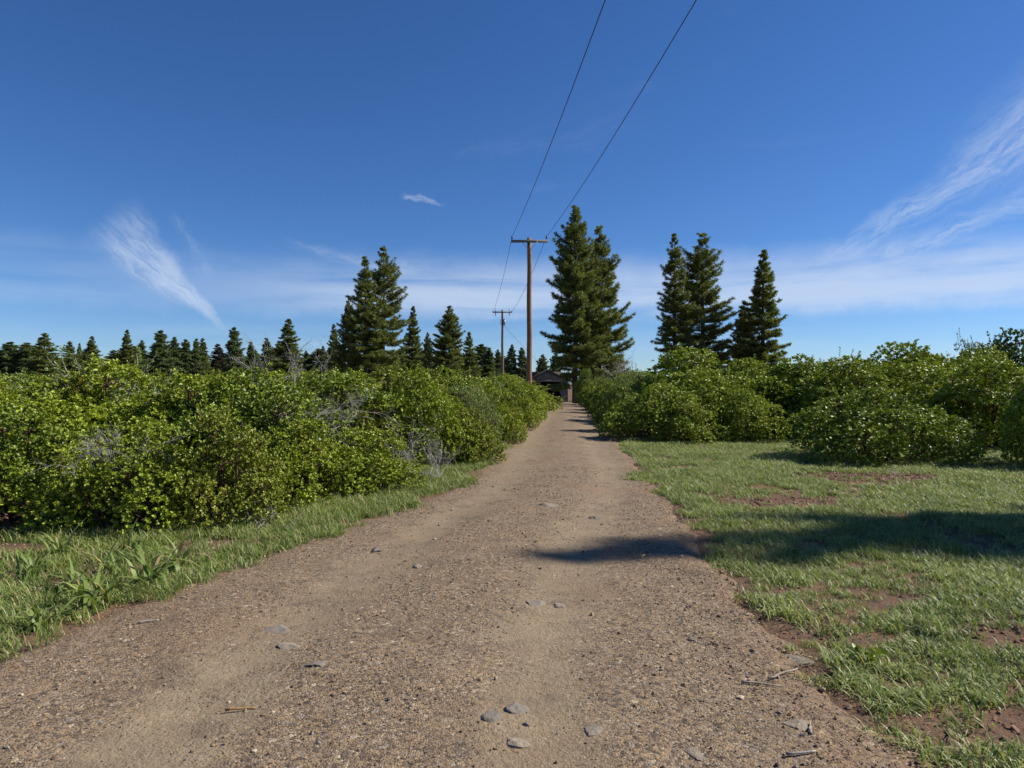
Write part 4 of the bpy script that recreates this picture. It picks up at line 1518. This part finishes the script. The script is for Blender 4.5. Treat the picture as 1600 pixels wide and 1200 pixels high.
def pebble(seed, mat, sub=1):
    import bmesh
    r_ = np.random.RandomState(seed)
    bm = bmesh.new()
    bmesh.ops.create_icosphere(bm, subdivisions=sub, radius=1.0)
    sc_ = np.array([r_.uniform(0.8, 1.2), r_.uniform(0.6, 1.0), r_.uniform(0.4, 0.75)])
    for v in bm.verts:
        v.co = Vector(np.array(v.co) * sc_ * r_.uniform(0.78, 1.15))
    me_ = bpy.data.meshes.new('pebble')
    bm.to_mesh(me_)
    bm.free()
    me_.materials.append(M[mat])
    return me_


pb = [proto('pebble_kind', pebble(500 + i, 'pebble')) for i in range(8)]
xs, ysn = pts_in(2300, -4, 2.6, 2.3, 6.5)
x2, y2 = pts_in(900, -3.2, 3, 6.5, 13)
xs, ysn = np.concatenate([xs, x2]), np.concatenate([ysn, y2])
c_ = (left_edge(ysn) + right_edge(ysn)) / 2
trk_ = np.maximum(np.exp(-((xs - c_ + 0.85) / 0.36) ** 2), np.exp(-((xs - c_ - 0.85) / 0.36) ** 2))
ins = np.clip((np.minimum(xs - left_edge(ysn), right_edge(ysn) - xs) + 0.7) / 0.5, 0, 1)
dens = ins * (1 - 0.8 * trk_) * np.clip((fbm(xs, ysn, 1.0, 90) - 0.2) / 0.35, 0.12, 1)
kp = (rs.random(len(xs)) < dens) & (np.abs(xs) < 0.8 * ysn + 0.3)
xs, ysn = xs[kp], ysn[kp]
sz = 0.0026 + 0.0045 * rs.random(len(xs)) ** 3 + 0.013 * (rs.random(len(xs)) > 0.965) * rs.random(len(xs)) ** 1.5
sz *= np.where(ysn > 6.5, 1.5, 1.0)
marg = np.clip(1 - (right_edge(ysn) - xs) / 0.9, 0, 1) * np.clip((7 - ysn) / 2, 0, 1)
sz *= 1 + 1.1 * marg * rs.random(len(xs)) ** 2
sz += 0.016 * (rs.random(len(xs)) > 0.9945) * rs.random(len(xs))
do_scatter('gravel', xs, ysn, 0, 0, pb, 'loose brown, tan and grey gravel on the track', 0.5, 0.001, sz)
cb = [proto('clod_kind', pebble(520 + i, 'clod')) for i in range(6)]
xs, ysn = pts_in(520, 1.4, 8.5, 2.4, 13)
kp = (rs.random(len(xs)) < np.maximum(bare(xs, ysn), 0.1)) & (xs > right_edge(ysn))
xs, ysn = xs[kp], ysn[kp]
do_scatter('soil_clods', xs, ysn, 0, 0, cb, 'red-brown clods of soil on the bare patches of lawn', 0.6, 0.0, 0.006 + 0.03 * rs.random(len(xs)) ** 3)
lb = [proto('litter_kind', pebble(540 + i, 'litter')) for i in range(5)]
for p_ in lb:
    p_.data.transform(Matrix.Diagonal((1.6, 0.8, 0.22, 1)))
xs, ysn = pts_in(260, -8, -2.4, 3.4, 9)
kp = (xs < left_edge(ysn) - 0.1) & (rs.random(len(xs)) < 0.8) & (np.abs(xs) < 0.8 * ysn + 0.5)
xs, ysn = xs[kp], ysn[kp]
do_scatter('leaf_litter', xs, ysn, 0, 0, lb, 'dry pale leaf litter on the soil under the left shrubs', 0.4, 0.003, 0.008 + 0.016 * rs.random(len(xs)))
